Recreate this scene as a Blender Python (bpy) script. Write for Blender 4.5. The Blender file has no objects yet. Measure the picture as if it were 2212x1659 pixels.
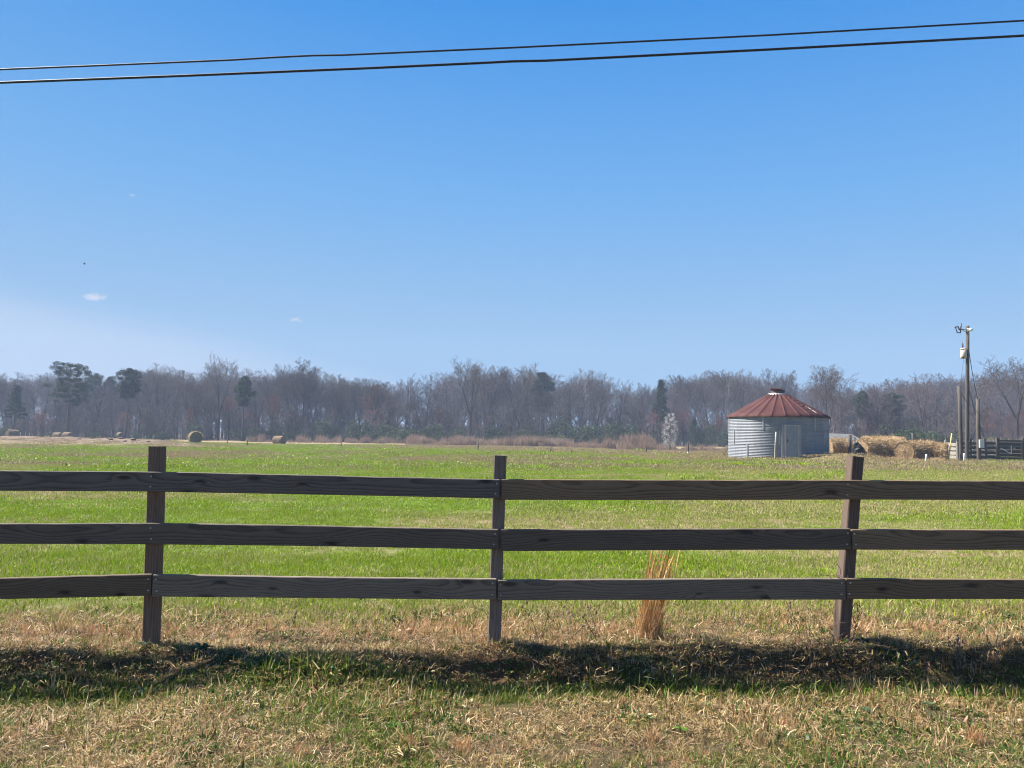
import bpy, bmesh, math, random
import numpy as np
from mathutils import Vector, Matrix

random.seed(7)
rng = np.random.default_rng(11)
SC = bpy.context.scene
COL = SC.collection
R = math.radians

# ------------------------------------------------------------------ camera
F = 1671.0                      # focal length in pixels of a 2212-wide picture
CAMZ = 1.5
cam_data = bpy.data.cameras.new('camera')
cam_data.sensor_width = 36.0
cam_data.lens = F / 2212.0 * 36.0
cam_data.clip_start = 0.05
cam_data.clip_end = 6000.0
cam = bpy.data.objects.new('camera', cam_data)
COL.objects.link(cam)
CAM_M = Matrix.Rotation(R(90.0 + 3.99), 4, 'X') @ Matrix.Rotation(R(1.3), 4, 'Z')
cam.matrix_world = Matrix.Translation((0, 0, CAMZ)) @ CAM_M
SC.camera = cam

# ------------------------------------------------------------------ sky and sun
SUN_EL, SUN_AZ = R(50.0), R(69.0)           # azimuth measured from +Y towards -X
world = bpy.data.worlds.new('World')
SC.world = world
world.use_nodes = True
wn = world.node_tree
for n in list(wn.nodes):
    wn.nodes.remove(n)
w_out = wn.nodes.new('ShaderNodeOutputWorld')
w_bg = wn.nodes.new('ShaderNodeBackground')
sky = wn.nodes.new('ShaderNodeTexSky')
sky.sky_type = 'NISHITA'
sky.sun_disc = False
sky.sun_elevation = SUN_EL
sky.sun_rotation = -SUN_AZ
sky.air_density = 1.0
sky.dust_density = 0.6
sky.ozone_density = 3.0
SKY_S = 0.12
w_bg.inputs['Strength'].default_value = SKY_S


def wmath(op, a=None, b=None, c=None):
    n = wn.nodes.new('ShaderNodeMath')
    n.operation = op
    for i, v in enumerate((a, b, c)):
        if v is None:
            continue
        if isinstance(v, (int, float)):
            n.inputs[i].default_value = v
        else:
            wn.links.new(v, n.inputs[i])
    return n.outputs[0]


def wscale(sock, f):
    n = wn.nodes.new('ShaderNodeVectorMath')
    n.operation = 'SCALE'
    wn.links.new(sock, n.inputs[0])
    n.inputs['Scale'].default_value = f
    return n.outputs[0]


curve = wn.nodes.new('ShaderNodeRGBCurve')
cm = curve.mapping
cm.extend = 'EXTRAPOLATED'
cm.clip_max_x = 4
cm.clip_max_y = 4
CURVES = [
    [(0, 0), (0.168, 0.094), (0.24, 0.205), (0.30, 0.27), (0.40, 0.375), (0.7, 0.46), (1, 0.56)],
    [(0, 0), (0.28, 0.36), (0.38, 0.48), (0.46, 0.53), (0.58, 0.575), (0.8, 0.60), (1, 0.66)],
    [(0, 0), (0.25, 0.52), (0.50, 0.85), (0.63, 0.89), (0.75, 0.84), (1, 0.85)],
]
for ci, pts in enumerate(CURVES):
    c = cm.curves[ci]
    c.points[0].location = pts[0]
    c.points[1].location = pts[-1]
    for p in pts[1:-1]:
        c.points.new(*p)
cm.update()
wn.links.new(wscale(sky.outputs[0], SKY_S), curve.inputs['Color'])
SKY_OUT = 0.30                  # the picture is exposed for the land, the sky keeps its own level
sky_lit = wscale(curve.outputs['Color'], SKY_OUT / SKY_S)

# a few small fair-weather clouds and a thin low bank of cirrus, part of the sky itself
tc = wn.nodes.new('ShaderNodeTexCoord')
sep = wn.nodes.new('ShaderNodeSeparateXYZ')
wn.links.new(tc.outputs['Generated'], sep.inputs[0])
azim = wmath('ARCTAN2', sep.outputs[0], sep.outputs[1])
elev = wmath('ARCSINE', sep.outputs[2])
# clear-air colours by height above the horizon, blended with the sun-dependent sky
ramp = wn.nodes.new('ShaderNodeValToRGB')
RS = [(0.0, (0.335, 0.515, 0.74)), (0.08, (0.30, 0.505, 0.76)), (0.19, (0.165, 0.425, 0.82)), (0.335, (0.042, 0.285, 0.77)), (0.67, (0.05, 0.24, 0.65)), (1.0, (0.04, 0.20, 0.58))]
while len(ramp.color_ramp.elements) < len(RS):
    ramp.color_ramp.elements.new(0.5)
for e_, (p_, c_) in zip(ramp.color_ramp.elements, RS):
    e_.position = p_
    e_.color = (*c_, 1)
wn.links.new(wmath('DIVIDE', elev, math.pi / 2), ramp.inputs[0])
mixs = wn.nodes.new('ShaderNodeMix')
mixs.data_type = 'RGBA'
mixs.inputs['Factor'].default_value = 0.9
wn.links.new(sky_lit, mixs.inputs['A'])
wn.links.new(wscale(ramp.outputs['Color'], SKY_OUT / SKY_S), mixs.inputs['B'])
sky_col = mixs.outputs['Result']
comb = wn.nodes.new('ShaderNodeCombineXYZ')
wn.links.new(azim, comb.inputs[0])
wn.links.new(elev, comb.inputs[1])


def wnoise(scale, detail, rough, sx=1.0, sy=1.0):
    m = wn.nodes.new('ShaderNodeMapping')
    m.inputs['Scale'].default_value = (sx, sy, 1)
    wn.links.new(comb.outputs[0], m.inputs[0])
    n = wn.nodes.new('ShaderNodeTexNoise')
    n.inputs['Scale'].default_value = scale
    n.inputs['Detail'].default_value = detail
    n.inputs['Roughness'].default_value = rough
    wn.links.new(m.outputs[0], n.inputs['Vector'])
    return n.outputs['Fac']


def wsmooth(x, a, b):
    n = wn.nodes.new('ShaderNodeMapRange')
    n.interpolation_type = 'SMOOTHSTEP'
    n.inputs['From Min'].default_value = a
    n.inputs['From Max'].default_value = b
    wn.links.new(x, n.inputs['Value'])
    return n.outputs[0]


def pix_dir(u, v):
    d = CAM_M.to_3x3() @ Vector(((u - 1106.0) / F, -(v - 829.5) / F, -1.0))
    return d.normalized()


cloud_noise = wnoise(70.0, 5.0, 0.6, 1.0, 1.6)
mask = None
for (u, v, ru, rv, amp) in ((207, 642, 30, 11, 0.75), (640, 690, 15, 7, 0.85), (285, 421, 9, 4, 0.4), (238, 722, 24, 9, 0.4),
                            (10, 719, 16, 7, 0.35), (691, 692, 5, 4, 0.4)):
    d = pix_dir(u, v)
    a0, e0 = math.atan2(d.x, d.y), math.asin(d.z)
    dx = wmath('DIVIDE', wmath('SUBTRACT', azim, a0), ru / F)
    dy = wmath('DIVIDE', wmath('SUBTRACT', elev, e0), rv / F)
    rr = wmath('SQRT', wmath('ADD', wmath('MULTIPLY', dx, dx), wmath('MULTIPLY', dy, dy)))
    body = wmath('ADD', wmath('SUBTRACT', 0.85, rr), wmath('MULTIPLY', wmath('SUBTRACT', cloud_noise, 0.5), 3.0))
    m = wmath('MULTIPLY', wsmooth(body, 0.0, 0.9), amp)
    mask = m if mask is None else wmath('MAXIMUM', mask, m)
# thin bank: everywhere low on the sunward side, feathered by noise
bank_n = wnoise(3.2, 4.0, 0.55, 0.55, 3.0)
bank_top = wmath('ADD', wmath('MULTIPLY_ADD', azim, -0.18, 0.055), wmath('MULTIPLY', wmath('SUBTRACT', bank_n, 0.5), 0.05))
bank = wmath('MULTIPLY', wsmooth(wmath('SUBTRACT', bank_top, elev), -0.012, 0.05), 0.34)
bank = wmath('MULTIPLY', bank, wsmooth(azim, 0.12, -0.35))
mask = wmath('MAXIMUM', mask, bank)
mixc = wn.nodes.new('ShaderNodeMix')
mixc.data_type = 'RGBA'
wn.links.new(mask, mixc.inputs['Factor'])
wn.links.new(sky_col, mixc.inputs['A'])
mixc.inputs['B'].default_value = (0.72 * SKY_OUT / SKY_S, 0.75 * SKY_OUT / SKY_S, 0.86 * SKY_OUT / SKY_S, 1)
wn.links.new(mixc.outputs['Result'], w_bg.inputs['Color'])
wn.links.new(w_bg.outputs[0], w_out.inputs['Surface'])

sun_l = bpy.data.lights.new('sun', 'SUN')
sun_l.energy = 5.0
sun_l.angle = R(0.5)
sun_l.color = (1.0, 0.95, 0.87)
sun = bpy.data.objects.new('sun', sun_l)
COL.objects.link(sun)
SUN_D = Vector((-math.sin(SUN_AZ) * math.cos(SUN_EL), math.cos(SUN_AZ) * math.cos(SUN_EL), math.sin(SUN_EL)))
sun.rotation_euler = SUN_D.to_track_quat('Z', 'Y').to_euler()
sun.location = (-30, 10, 60)

SC.view_settings.view_transform = 'Standard'
SC.view_settings.look = 'None'
SC.view_settings.exposure = 1.75
SC.view_settings.gamma = 1.0
SC.view_settings.use_curve_mapping = False
SC.render.engine = 'CYCLES'
SC.cycles.use_denoising = True
SC.cycles.denoiser = 'OPENIMAGEDENOISE'
SC.cycles.denoising_input_passes = 'RGB_ALBEDO_NORMAL'
SC.cycles.denoising_prefilter = 'ACCURATE'
SC.cycles.max_bounces = 5
SC.cycles.diffuse_bounces = 2
SC.cycles.transmission_bounces = 4
SC.cycles.transparent_max_bounces = 8
SC.cycles.volume_bounces = 0
SC.cycles.use_adaptive_sampling = True
SC.cycles.adaptive_threshold = 0.02
SC.cycles.sample_clamp_indirect = 6.0
SC.cycles.filter_width = 1.1

# ------------------------------------------------------------------ helpers
CAM_P = Vector((0, 0, CAMZ))


def at(u, v, Y):
    """point at depth Y that the photograph shows at pixel (u, v) of a 2212-wide copy"""
    d = pix_dir(u, v)
    return CAM_P + d * (Y / d.y)


def hash2(ix, iy, s=0):
    n = (ix * 374761393 + iy * 668265263 + s * 974634777) & 0xffffffff
    n = ((n ^ (n >> 13)) * 1274126177) & 0xffffffff
    return ((n ^ (n >> 16)) & 0xffff) / 65535.0


def vnoise(x, y, s=0):
    x = np.asarray(x, float)
    y = np.asarray(y, float)
    ix, iy = np.floor(x).astype(np.int64), np.floor(y).astype(np.int64)
    fx, fy = x - ix, y - iy
    fx, fy = fx * fx * (3 - 2 * fx), fy * fy * (3 - 2 * fy)
    a, b = hash2(ix, iy, s), hash2(ix + 1, iy, s)
    c, d = hash2(ix, iy + 1, s), hash2(ix + 1, iy + 1, s)
    return (a * (1 - fx) + b * fx) * (1 - fy) + (c * (1 - fx) + d * fx) * fy


def fbm(x, y, s=0, o=4):
    t, a, n = 0.0, 1.0, 0.0
    for i in range(o):
        t = t + a * vnoise(np.asarray(x) * 2 ** i, np.asarray(y) * 2 ** i, s + i)
        n += a
        a *= 0.5
    return t / n


def sstep(x, a, b):
    t = np.clip((np.asarray(x, float) - a) / (b - a), 0, 1)
    return t * t * (3 - 2 * t)


def raw_mesh(name, V, Fs, smooth=False):
    """V (n,3) array, Fs list of (m,k) int arrays"""
    me = bpy.data.meshes.new(name)
    V = np.asarray(V, np.float32)
    me.vertices.add(len(V))
    me.vertices.foreach_set('co', V.ravel())
    starts, loops, off = [], [], 0
    for f in Fs:
        f = np.asarray(f, np.int32)
        if f.size == 0:
            continue
        k = f.shape[1]
        starts.append(off + np.arange(len(f), dtype=np.int32) * k)
        loops.append(f.ravel())
        off += f.size
    if loops:
        loops = np.concatenate(loops)
        starts = np.concatenate(starts)
        me.loops.add(len(loops))
        me.loops.foreach_set('vertex_index', loops)
        me.polygons.add(len(starts))
        me.polygons.foreach_set('loop_start', starts)
        if smooth:
            me.polygons.foreach_set('use_smooth', np.ones(len(starts), bool))
    me.update(calc_edges=True)
    me.validate()
    return me


def vcol(me, name, arr):
    a = me.attributes.new(name, 'FLOAT_COLOR', 'POINT')
    arr = np.asarray(arr, np.float32)
    if arr.shape[1] == 3:
        arr = np.hstack([arr, np.ones((len(arr), 1), np.float32)])
    a.data.foreach_set('color', arr.ravel())


class MB:
    """collects simple shapes into one mesh"""

    def __init__(self):
        self.v, self.f = [], []

    def add(self, vs, fs):
        o = len(self.v)
        self.v += [tuple(p) for p in vs]
        self.f += [tuple(i + o for i in q) for q in fs]
        return self

    def box(self, c, s, rot=None, b=0.0):
        c, h = Vector(c), Vector(s) * 0.5
        rot = rot or Matrix.Identity(3)
        if b <= 0:
            vs = [c + rot @ Vector((x * h.x, y * h.y, z * h.z)) for z in (-1, 1) for (x, y) in ((-1, -1), (1, -1), (1, 1), (-1, 1))]
            return self.add(vs, [(3, 2, 1, 0), (4, 5, 6, 7), (0, 1, 5, 4), (1, 2, 6, 5), (2, 3, 7, 6), (3, 0, 4, 7)])
        bm = bmesh.new()
        bmesh.ops.create_cube(bm, size=1.0)
        bmesh.ops.scale(bm, vec=Vector(s), verts=bm.verts)
        bmesh.ops.bevel(bm, geom=list(bm.edges), offset=b, segments=1, affect='EDGES')
        bm.verts.ensure_lookup_table()
        bm.verts.index_update()
        vs = [c + rot @ v.co for v in bm.verts]
        fs = [[v.index for v in f.verts] for f in bm.faces]
        bm.free()
        return self.add(vs, fs)

    def tube(self, pts, rad, n=8, cap=True):
        pts = [Vector(p) for p in pts]
        if not hasattr(rad, '__len__'):
            rad = [rad] * len(pts)
        o = len(self.v)
        for i, p in enumerate(pts):
            a = pts[max(i - 1, 0)]
            b = pts[min(i + 1, len(pts) - 1)]
            t = (b - a).normalized()
            x = t.orthogonal().normalized() if abs(t.z) > 0.9 else t.cross(Vector((0, 0, 1))).normalized()
            y = t.cross(x).normalized()
            for k in range(n):
                an = 2 * math.pi * k / n
                self.v.append(tuple(p + (x * math.cos(an) + y * math.sin(an)) * rad[i]))
        for i in range(len(pts) - 1):
            for k in range(n):
                k2 = (k + 1) % n
                self.f.append((o + i * n + k, o + i * n + k2, o + (i + 1) * n + k2, o + (i + 1) * n + k))
        if cap:
            self.f.append(tuple(o + k for k in range(n))[::-1])
            self.f.append(tuple(o + (len(pts) - 1) * n + k for k in range(n)))
        return self

    def mesh(self, name, smooth=False):
        me = bpy.data.meshes.new(name)
        me.from_pydata(self.v, [], self.f)
        if smooth:
            for p in me.polygons:
                p.use_smooth = True
        me.update()
        return me

    def build(self, name, mat, parent=None, smooth=False):
        return obj(name, self.mesh(name, smooth), mat, parent)


def obj(name, me, mat=None, parent=None):
    o = bpy.data.objects.new(name, me)
    COL.objects.link(o)
    if mat is not None and me is not None and len(me.materials) == 0:
        me.materials.append(mat)
    if parent is not None:
        o.parent = parent
    return o


def tag(o, label=None, cat=None, group=None, kind=None):
    if label:
        o['label'] = label
    if cat:
        o['category'] = cat
    if group:
        o['group'] = group
    if kind:
        o['kind'] = kind
    return o


def thing(name, loc, label, cat, group=None, rz=0.0):
    e = bpy.data.objects.new(name, None)
    COL.objects.link(e)
    e.location = loc
    e.rotation_euler = (0, 0, rz)
    e.empty_display_size = 0.2
    return tag(e, label, cat, group)


def copy_tree(o, parent=None):
    c = o.copy()
    COL.objects.link(c)
    c.parent = parent
    for ch in o.children:
        copy_tree(ch, c)
    return c


# ------------------------------------------------------------------ materials
class Mat:
    def __init__(self, name):
        self.m = bpy.data.materials.new(name)
        self.m.use_nodes = True
        self.nt = self.m.node_tree
        self.b = self.nt.nodes['Principled BSDF']
        self.out = self.nt.nodes['Material Output']

    def n(self, t, **kw):
        nd = self.nt.nodes.new('ShaderNode' + t)
        for k, v in kw.items():
            setattr(nd, k, v)
        return nd

    def l(self, a, b):
        self.nt.links.new(a, b)

    def coord(self, kind='Object', scale=(1, 1, 1), rand=0.0):
        t = self.n('TexCoord')
        mp = self.n('Mapping')
        mp.inputs['Scale'].default_value = scale
        src = t.outputs[kind]
        if rand:
            oi = self.n('ObjectInfo')
            mu = self.n('VectorMath', operation='SCALE')
            cb = self.n('CombineXYZ')
            self.l(oi.outputs['Random'], cb.inputs[0])
            self.l(oi.outputs['Random'], cb.inputs[1])
            self.l(oi.outputs['Random'], cb.inputs[2])
            self.l(cb.outputs[0], mu.inputs[0])
            mu.inputs['Scale'].default_value = rand
            ad = self.n('VectorMath', operation='ADD')
            self.l(src, ad.inputs[0])
            self.l(mu.outputs[0], ad.inputs[1])
            src = ad.outputs[0]
        self.l(src, mp.inputs['Vector'])
        return mp.outputs[0]

    def noise(self, vec, scale, detail=4, rough=0.6, dist=0.0):
        nd = self.n('TexNoise')
        nd.inputs['Scale'].default_value = scale
        nd.inputs['Detail'].default_value = detail
        nd.inputs['Roughness'].default_value = rough
        nd.inputs['Distortion'].default_value = dist
        if vec is not None:
            self.l(vec, nd.inputs['Vector'])
        return nd.outputs['Fac']

    def ramp(self, fac, stops, interp='LINEAR'):
        r = self.n('ValToRGB')
        r.color_ramp.interpolation = interp
        els = r.color_ramp.elements
        while len(els) < len(stops):
            els.new(0.5)
        for e, (p, c) in zip(els, stops):
            e.position = p
            e.color = (*c, 1) if len(c) == 3 else c
        self.l(fac, r.inputs[0])
        return r.outputs[0]

    def math(self, op, a, b=None, c=None):
        nd = self.n('Math', operation=op)
        for i, v in enumerate((a, b, c)):
            if v is None:
                continue
            if isinstance(v, (int, float)):
                nd.inputs[i].default_value = v
            else:
                self.l(v, nd.inputs[i])
        return nd.outputs[0]

    def mix(self, f, a, b, blend='MIX'):
        nd = self.n('Mix', data_type='RGBA', blend_type=blend)
        for s, v in (('Factor', f), ('A', a), ('B', b)):
            if isinstance(v, (int, float)):
                nd.inputs[s].default_value = v
            elif isinstance(v, tuple):
                nd.inputs[s].default_value = (*v, 1)
            else:
                self.l(v, nd.inputs[s])
        return nd.outputs['Result']

    def bump(self, h, strength, dist):
        nd = self.n('Bump')
        nd.inputs['Strength'].default_value = strength
        nd.inputs['Distance'].default_value = dist
        self.l(h, nd.inputs['Height'])
        self.l(nd.outputs[0], self.b.inputs['Normal'])

    def set(self, col=None, rough=0.8, metal=0.0, spec=0.3):
        if col is not None:
            if isinstance(col, tuple):
                self.b.inputs['Base Color'].default_value = (*col, 1)
            else:
                self.l(col, self.b.inputs['Base Color'])
        if isinstance(rough, (int, float)):
            self.b.inputs['Roughness'].default_value = rough
        else:
            self.l(rough, self.b.inputs['Roughness'])
        self.b.inputs['Metallic'].default_value = metal
        self.b.inputs['Specular IOR Level'].default_value = spec
        return self.m


def mat_wood(name, base, dark, ring=0.015, knots=True, rough=0.85):
    """sawn board: tilted growth rings, knots, weathering; object X runs along the board"""
    m = Mat(name)
    co = m.coord('Object', rand=37.0)
    sx = m.n('SeparateXYZ')
    m.l(co, sx.inputs[0])
    X, Y, Z = sx.outputs
    low = m.noise(m_map(m, co, (0.55, 0.0, 0.0)), 1.0, 2, 0.5)
    low2 = m.noise(m_map(m, co, (0.8, 0.0, 0.0), (5, 3, 1)), 1.0, 2, 0.5)
    wig = m.noise(m_map(m, co, (1.6, 9.0, 9.0)), 1.0, 3, 0.55)
    frz = m.n('ObjectInfo').outputs['Random']
    zc = m.math('MULTIPLY', m.math('SUBTRACT', low, 0.5), 0.30)
    t = m.n('TexCoord')
    s2 = m.n('SeparateXYZ')
    m.l(t.outputs['Object'], s2.inputs[0])
    zz = m.math('SUBTRACT', m.math('ADD', s2.outputs[2], m.math('MULTIPLY', m.math('SUBTRACT', wig, 0.5), 0.018)), zc)
    yy = m.math('ADD', s2.outputs[1], m.math('MULTIPLY_ADD', low2, 0.16, -0.02))
    rad = m.math('SQRT', m.math('ADD', m.math('MULTIPLY', zz, zz), m.math('MULTIPLY', yy, yy)))
    # knots
    vo = m.n('TexVoronoi', voronoi_dimensions='2D', feature='F1')
    vo.inputs['Scale'].default_value = 1.0
    kv = m.n('CombineXYZ')
    m.l(m.math('MULTIPLY_ADD', frz, 91.0, m.math('MULTIPLY', s2.outputs[0], 2.3)), kv.inputs[0])
    m.l(m.math('MULTIPLY_ADD', frz, 53.0, m.math('MULTIPLY', s2.outputs[2], 7.5)), kv.inputs[1])
    m.l(kv.outputs[0], vo.inputs['Vector'])
    vc = m.n('SeparateColor')
    m.l(vo.outputs['Color'], vc.inputs[0])
    sel = m.math('GREATER_THAN', vc.outputs[0], 0.45 if knots else 2.0)
    kd = m.math('DIVIDE', vo.outputs['Distance'], m.math('MULTIPLY_ADD', vc.outputs[1], 0.10, 0.045))
    kn = m.math('MULTIPLY', sel, m.math('POWER', 2.718, m.math('MULTIPLY', m.math('POWER', kd, 3.0), -0.55)))
    kswirl = m.math('MULTIPLY', sel, m.math('POWER', 2.718, m.math('MULTIPLY', kd, -0.55)))
    rad = m.math('ADD', rad, m.math('MULTIPLY', kswirl, 0.035))
    fr = m.math('FRACT', m.math('DIVIDE', rad, ring))
    late = m.ramp(fr, [(0.0, (0, 0, 0)), (0.45, (0.25, 0.25, 0.25)), (0.85, (1, 1, 1)), (1.0, (0, 0, 0))])
    fib = m.noise(m_map(m, co, (3.0, 60.0, 60.0)), 4.0, 4, 0.65)
    blot = m.noise(m_map(m, co, (0.9, 5.0, 5.0)), 2.0, 4, 0.6)
    lf = m.math('MULTIPLY', late, m.ramp(blot, [(0.3, (0.6,) * 3), (0.7, (1.0,) * 3)]))
    c = m.mix(lf, base, dark)
    c = m.mix(m.ramp(fib, [(0.35, (0,) * 3), (0.7, (0.55,) * 3)]), c, tuple(min(1, x * 1.35) for x in base))
    c = m.mix(m.ramp(blot, [(0.45, (0,) * 3), (0.75, (0.5,) * 3)]), c, tuple(x * 0.65 for x in base))
    c = m.mix(m.math('MULTIPLY', kn, 0.7), c, tuple(x * 0.32 for x in dark))
    hu = m.n('HueSaturation')
    fr2 = m.math('FRACT', m.math('MULTIPLY', frz, 7.31))
    m.l(m.math('MULTIPLY_ADD', frz, 0.55, 0.72), hu.inputs['Value'])
    m.l(m.math('MULTIPLY_ADD', fr2, 0.6, 0.45), hu.inputs['Saturation'])
    m.l(c, hu.inputs['Color'])
    h = m.math('ADD', m.math('MULTIPLY', late, 0.6), m.math('MULTIPLY', fib, 0.8))
    m.bump(h, 0.35, 0.004)
    return m.set(hu.outputs[0], rough, 0, 0.25)


def m_map(m, vec, scale, loc=(0, 0, 0)):
    mp = m.n('Mapping')
    mp.inputs['Scale'].default_value = scale
    mp.inputs['Location'].default_value = loc
    m.l(vec, mp.inputs['Vector'])
    return mp.outputs[0]


def mat_plain(name, stops, scale=3.0, rough=0.8, metal=0.0, bump=0.2, bdist=0.01, stretch=(1, 1, 1), detail=5, rand=11.0, spec=0.3):
    m = Mat(name)
    co = m.coord('Object', stretch, rand)
    f = m.noise(co, scale, detail, 0.65)
    c = m.ramp(f, stops)
    if bump:
        m.bump(m.noise(co, scale * 3.1, detail, 0.7), bump, bdist)
    return m.set(c, rough, metal, spec)


def mat_leaf(name, trans=0.35, tint=(1, 1, 1), var=0.25, use_col=True, base=(0.1, 0.1, 0.1), rough=0.6):
    """thin leaf or blade: diffuse and translucent, colour from the mesh"""
    m = Mat(name)
    if use_col:
        a = m.n('Attribute', attribute_name='col')
        c = a.outputs['Color']
    else:
        rgb = m.n('RGB')
        rgb.outputs[0].default_value = (*base, 1)
        c = rgb.outputs[0]
    oi = m.n('ObjectInfo')
    hs = m.n('HueSaturation')
    m.l(m.math('MULTIPLY_ADD', oi.outputs['Random'], var, 1.0 - var / 2), hs.inputs['Value'])
    m.l(c, hs.inputs['Color'])
    c = m.mix(1.0, hs.outputs[0], tint, 'MULTIPLY')
    m.set(c, rough, 0, 0.12)
    tr = m.n('BsdfTranslucent')
    m.l(c, tr.inputs['Color'])
    ms = m.n('MixShader')
    ms.inputs[0].default_value = trans
    m.l(m.b.outputs[0], ms.inputs[1])
    m.l(tr.outputs[0], ms.inputs[2])
    m.l(ms.outputs[0], m.out.inputs['Surface'])
    return m.m


M = {}
M['rail'] = mat_wood('weathered_board', (0.132, 0.088, 0.050), (0.023, 0.0145, 0.008))
M['post'] = mat_wood('weathered_post', (0.145, 0.080, 0.042), (0.046, 0.022, 0.011), ring=0.017, knots=False)
M['blade'] = mat_leaf('grass_blade', 0.28, rough=0.45)
M['needle'] = mat_leaf('needle_leaf', 0.15, var=0.3)
M['twig'] = mat_leaf('twig_bark', 0.0, var=0.7)
M['steel'] = None

# ------------------------------------------------------------------ terrain
CTRL = [at(325, 1397, 5.42), at(1065, 1400, 5.54), at(1815, 1384, 5.60),
        at(1680, 992, 43.2), at(2090, 996, 48.0), at(2200, 994, 50.0), at(1900, 993, 47.0), at(1300, 984, 54.0),
        at(1100, 975, 66.0), at(1000, 968, 84.0), at(420, 957, 100.0), at(602, 960.5, 117.0), at(145, 951, 137.0),
        at(260, 949, 150.0), at(25, 947.5, 125.0), at(1448, 974, 118.0), at(1180, 965, 125.0), at(900, 957, 150.0),
        at(300, 946, 190.0), at(1300, 963, 160.0), at(1900, 965, 130.0), at(2200, 970, 130.0)]
CTRL = [(p.x, p.y, p.z) for p in CTRL] + [(-6, 20, -0.02), (3, 20, 0.13), (12, 20, 0.30), (-25, 50, -0.03), (-4, 38, 0.14),
                                         (-120, 60, -0.4), (110, 60, 0.9), (-12, 0, -0.05), (12, 0, 0.25), (0, -30, 0.0),
                                         (-150, 300, -0.8), (150, 300, 0.6), (0, 300, 0.0)]
CP = np.array(CTRL)


def _tps(r):
    return np.where(r > 1e-9, r * r * np.log(np.maximum(r, 1e-9)), 0.0)


_S = 60.0
_n = len(CP)
_A = np.zeros((_n + 3, _n + 3))
_d = np.hypot(CP[:, None, 0] - CP[None, :, 0], CP[:, None, 1] - CP[None, :, 1]) / _S
_A[:_n, :_n] = _tps(_d) + np.eye(_n) * 0.004
_A[:_n, _n] = 1
_A[:_n, _n + 1] = CP[:, 0] / _S
_A[:_n, _n + 2] = CP[:, 1] / _S
_A[_n:, :_n] = _A[:_n, _n:].T
_W = np.linalg.solve(_A, np.concatenate([CP[:, 2], np.zeros(3)]))


def base_z(x, y):
    x = np.atleast_1d(np.asarray(x, float))
    y = np.atleast_1d(np.asarray(y, float))
    xc, yc = np.clip(x, -150, 150), np.clip(y, -40, 320)
    z = _W[_n] + _W[_n + 1] * xc / _S + _W[_n + 2] * yc / _S
    for i in range(_n):
        z = z + _W[i] * _tps(np.hypot(xc - CP[i, 0], yc - CP[i, 1]) / _S)
    return z


# the fence line: depth of the rails at a given u, and of the bank's edge below it
FU = np.array([-420.0, 325.0, 1073.0, 1830.0, 2580.0])
FY = np.array([5.16, 5.31, 5.43, 5.49, 5.53])
FX = np.array([at(u, 1100, y).x for u, y in zip(FU, FY)])


def fence_y(x):
    return np.interp(x, FX, FY)


def gz(x, y):
    x = np.atleast_1d(np.asarray(x, float))
    y = np.atleast_1d(np.asarray(y, float))
    z = base_z(x, y)
    # verge in front of the fence lies lower, behind a small broken bank
    edge = fence_y(x) - 0.10 + (fbm(x * 1.7, x * 0 + 3.0, 21, 3) - 0.5) * 0.28 - np.interp(x, [-2.3, -1.6, -1.0, -0.5], [0, 0.12, 0.12, 0])
    w = 0.20 + 0.10 * fbm(x * 1.1, x * 0 + 9.0, 5, 2)
    drop = 0.14 + 0.07 * fbm(x * 0.9, x * 0, 31, 2) + 0.04 * sstep(x, 0.0, 2.0)
    drop = drop * np.interp(x, [-5, -2.3, -1.7, -0.9, -0.4, 5], [1.05, 1.0, 0.6, 0.6, 1.0, 1.05])
    near = sstep(y, -3, 0.5)
    z = z - drop * (1 - sstep(y, edge - w, edge + 0.05)) * near
    d = y - edge
    z = z + 0.05 * np.exp(-((d - 0.12) / 0.12) ** 2) * fbm(x * 3.1, y * 3.1, 77, 3)
    z = z + (fbm(x * 9.0, y * 9.0, 79, 4) - 0.5) * 0.07 * np.exp(-((d + 0.08) / 0.16) ** 2)
    # uneven turf
    amp = np.clip(1.2 - np.abs(y - 5) / 12, 0.25, 1)
    z = z + (fbm(x * 1.9, y * 1.9, 51, 4) - 0.5) * 0.055 * amp
    z = z + (fbm(x * 0.13, y * 0.13, 52, 3) - 0.5) * 0.10 * sstep(y, 8, 25)
    # old spoil bank on the left, mound beside the bin
    cx, cy = -38.0, 76.0
    bank_y = 74 + (x + 38) * -0.06
    m = np.exp(-((y - bank_y) / 5.0) ** 2) * sstep(x, -28, -36) * sstep(x, -95, -70)
    z = z + m * (0.28 + 0.55 * fbm(x * 0.45, y * 0.45, 61, 4))
    mp = MOUND
    z = z + 0.45 * np.exp(-(((x - mp[0]) / 1.4) ** 2 + ((y - mp[1]) / 1.2) ** 2)) * (0.7 + 0.6 * fbm(x * 1.5, y * 1.5, 64, 3))
    return z


_mp = at(1820, 985, 42.6)
MOUND = (_mp.x, _mp.y)


def gz1(x, y):
    return float(gz(x, y)[0])


def axis(segs):
    out = [segs[0][0]]
    for a, b, s0, s1 in segs:
        p = a
        while p < b - 1e-6:
            t = (p - a) / (b - a)
            p += s0 + (s1 - s0) * t
            out.append(min(p, b))
    return np.unique(np.round(out, 4))


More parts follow.
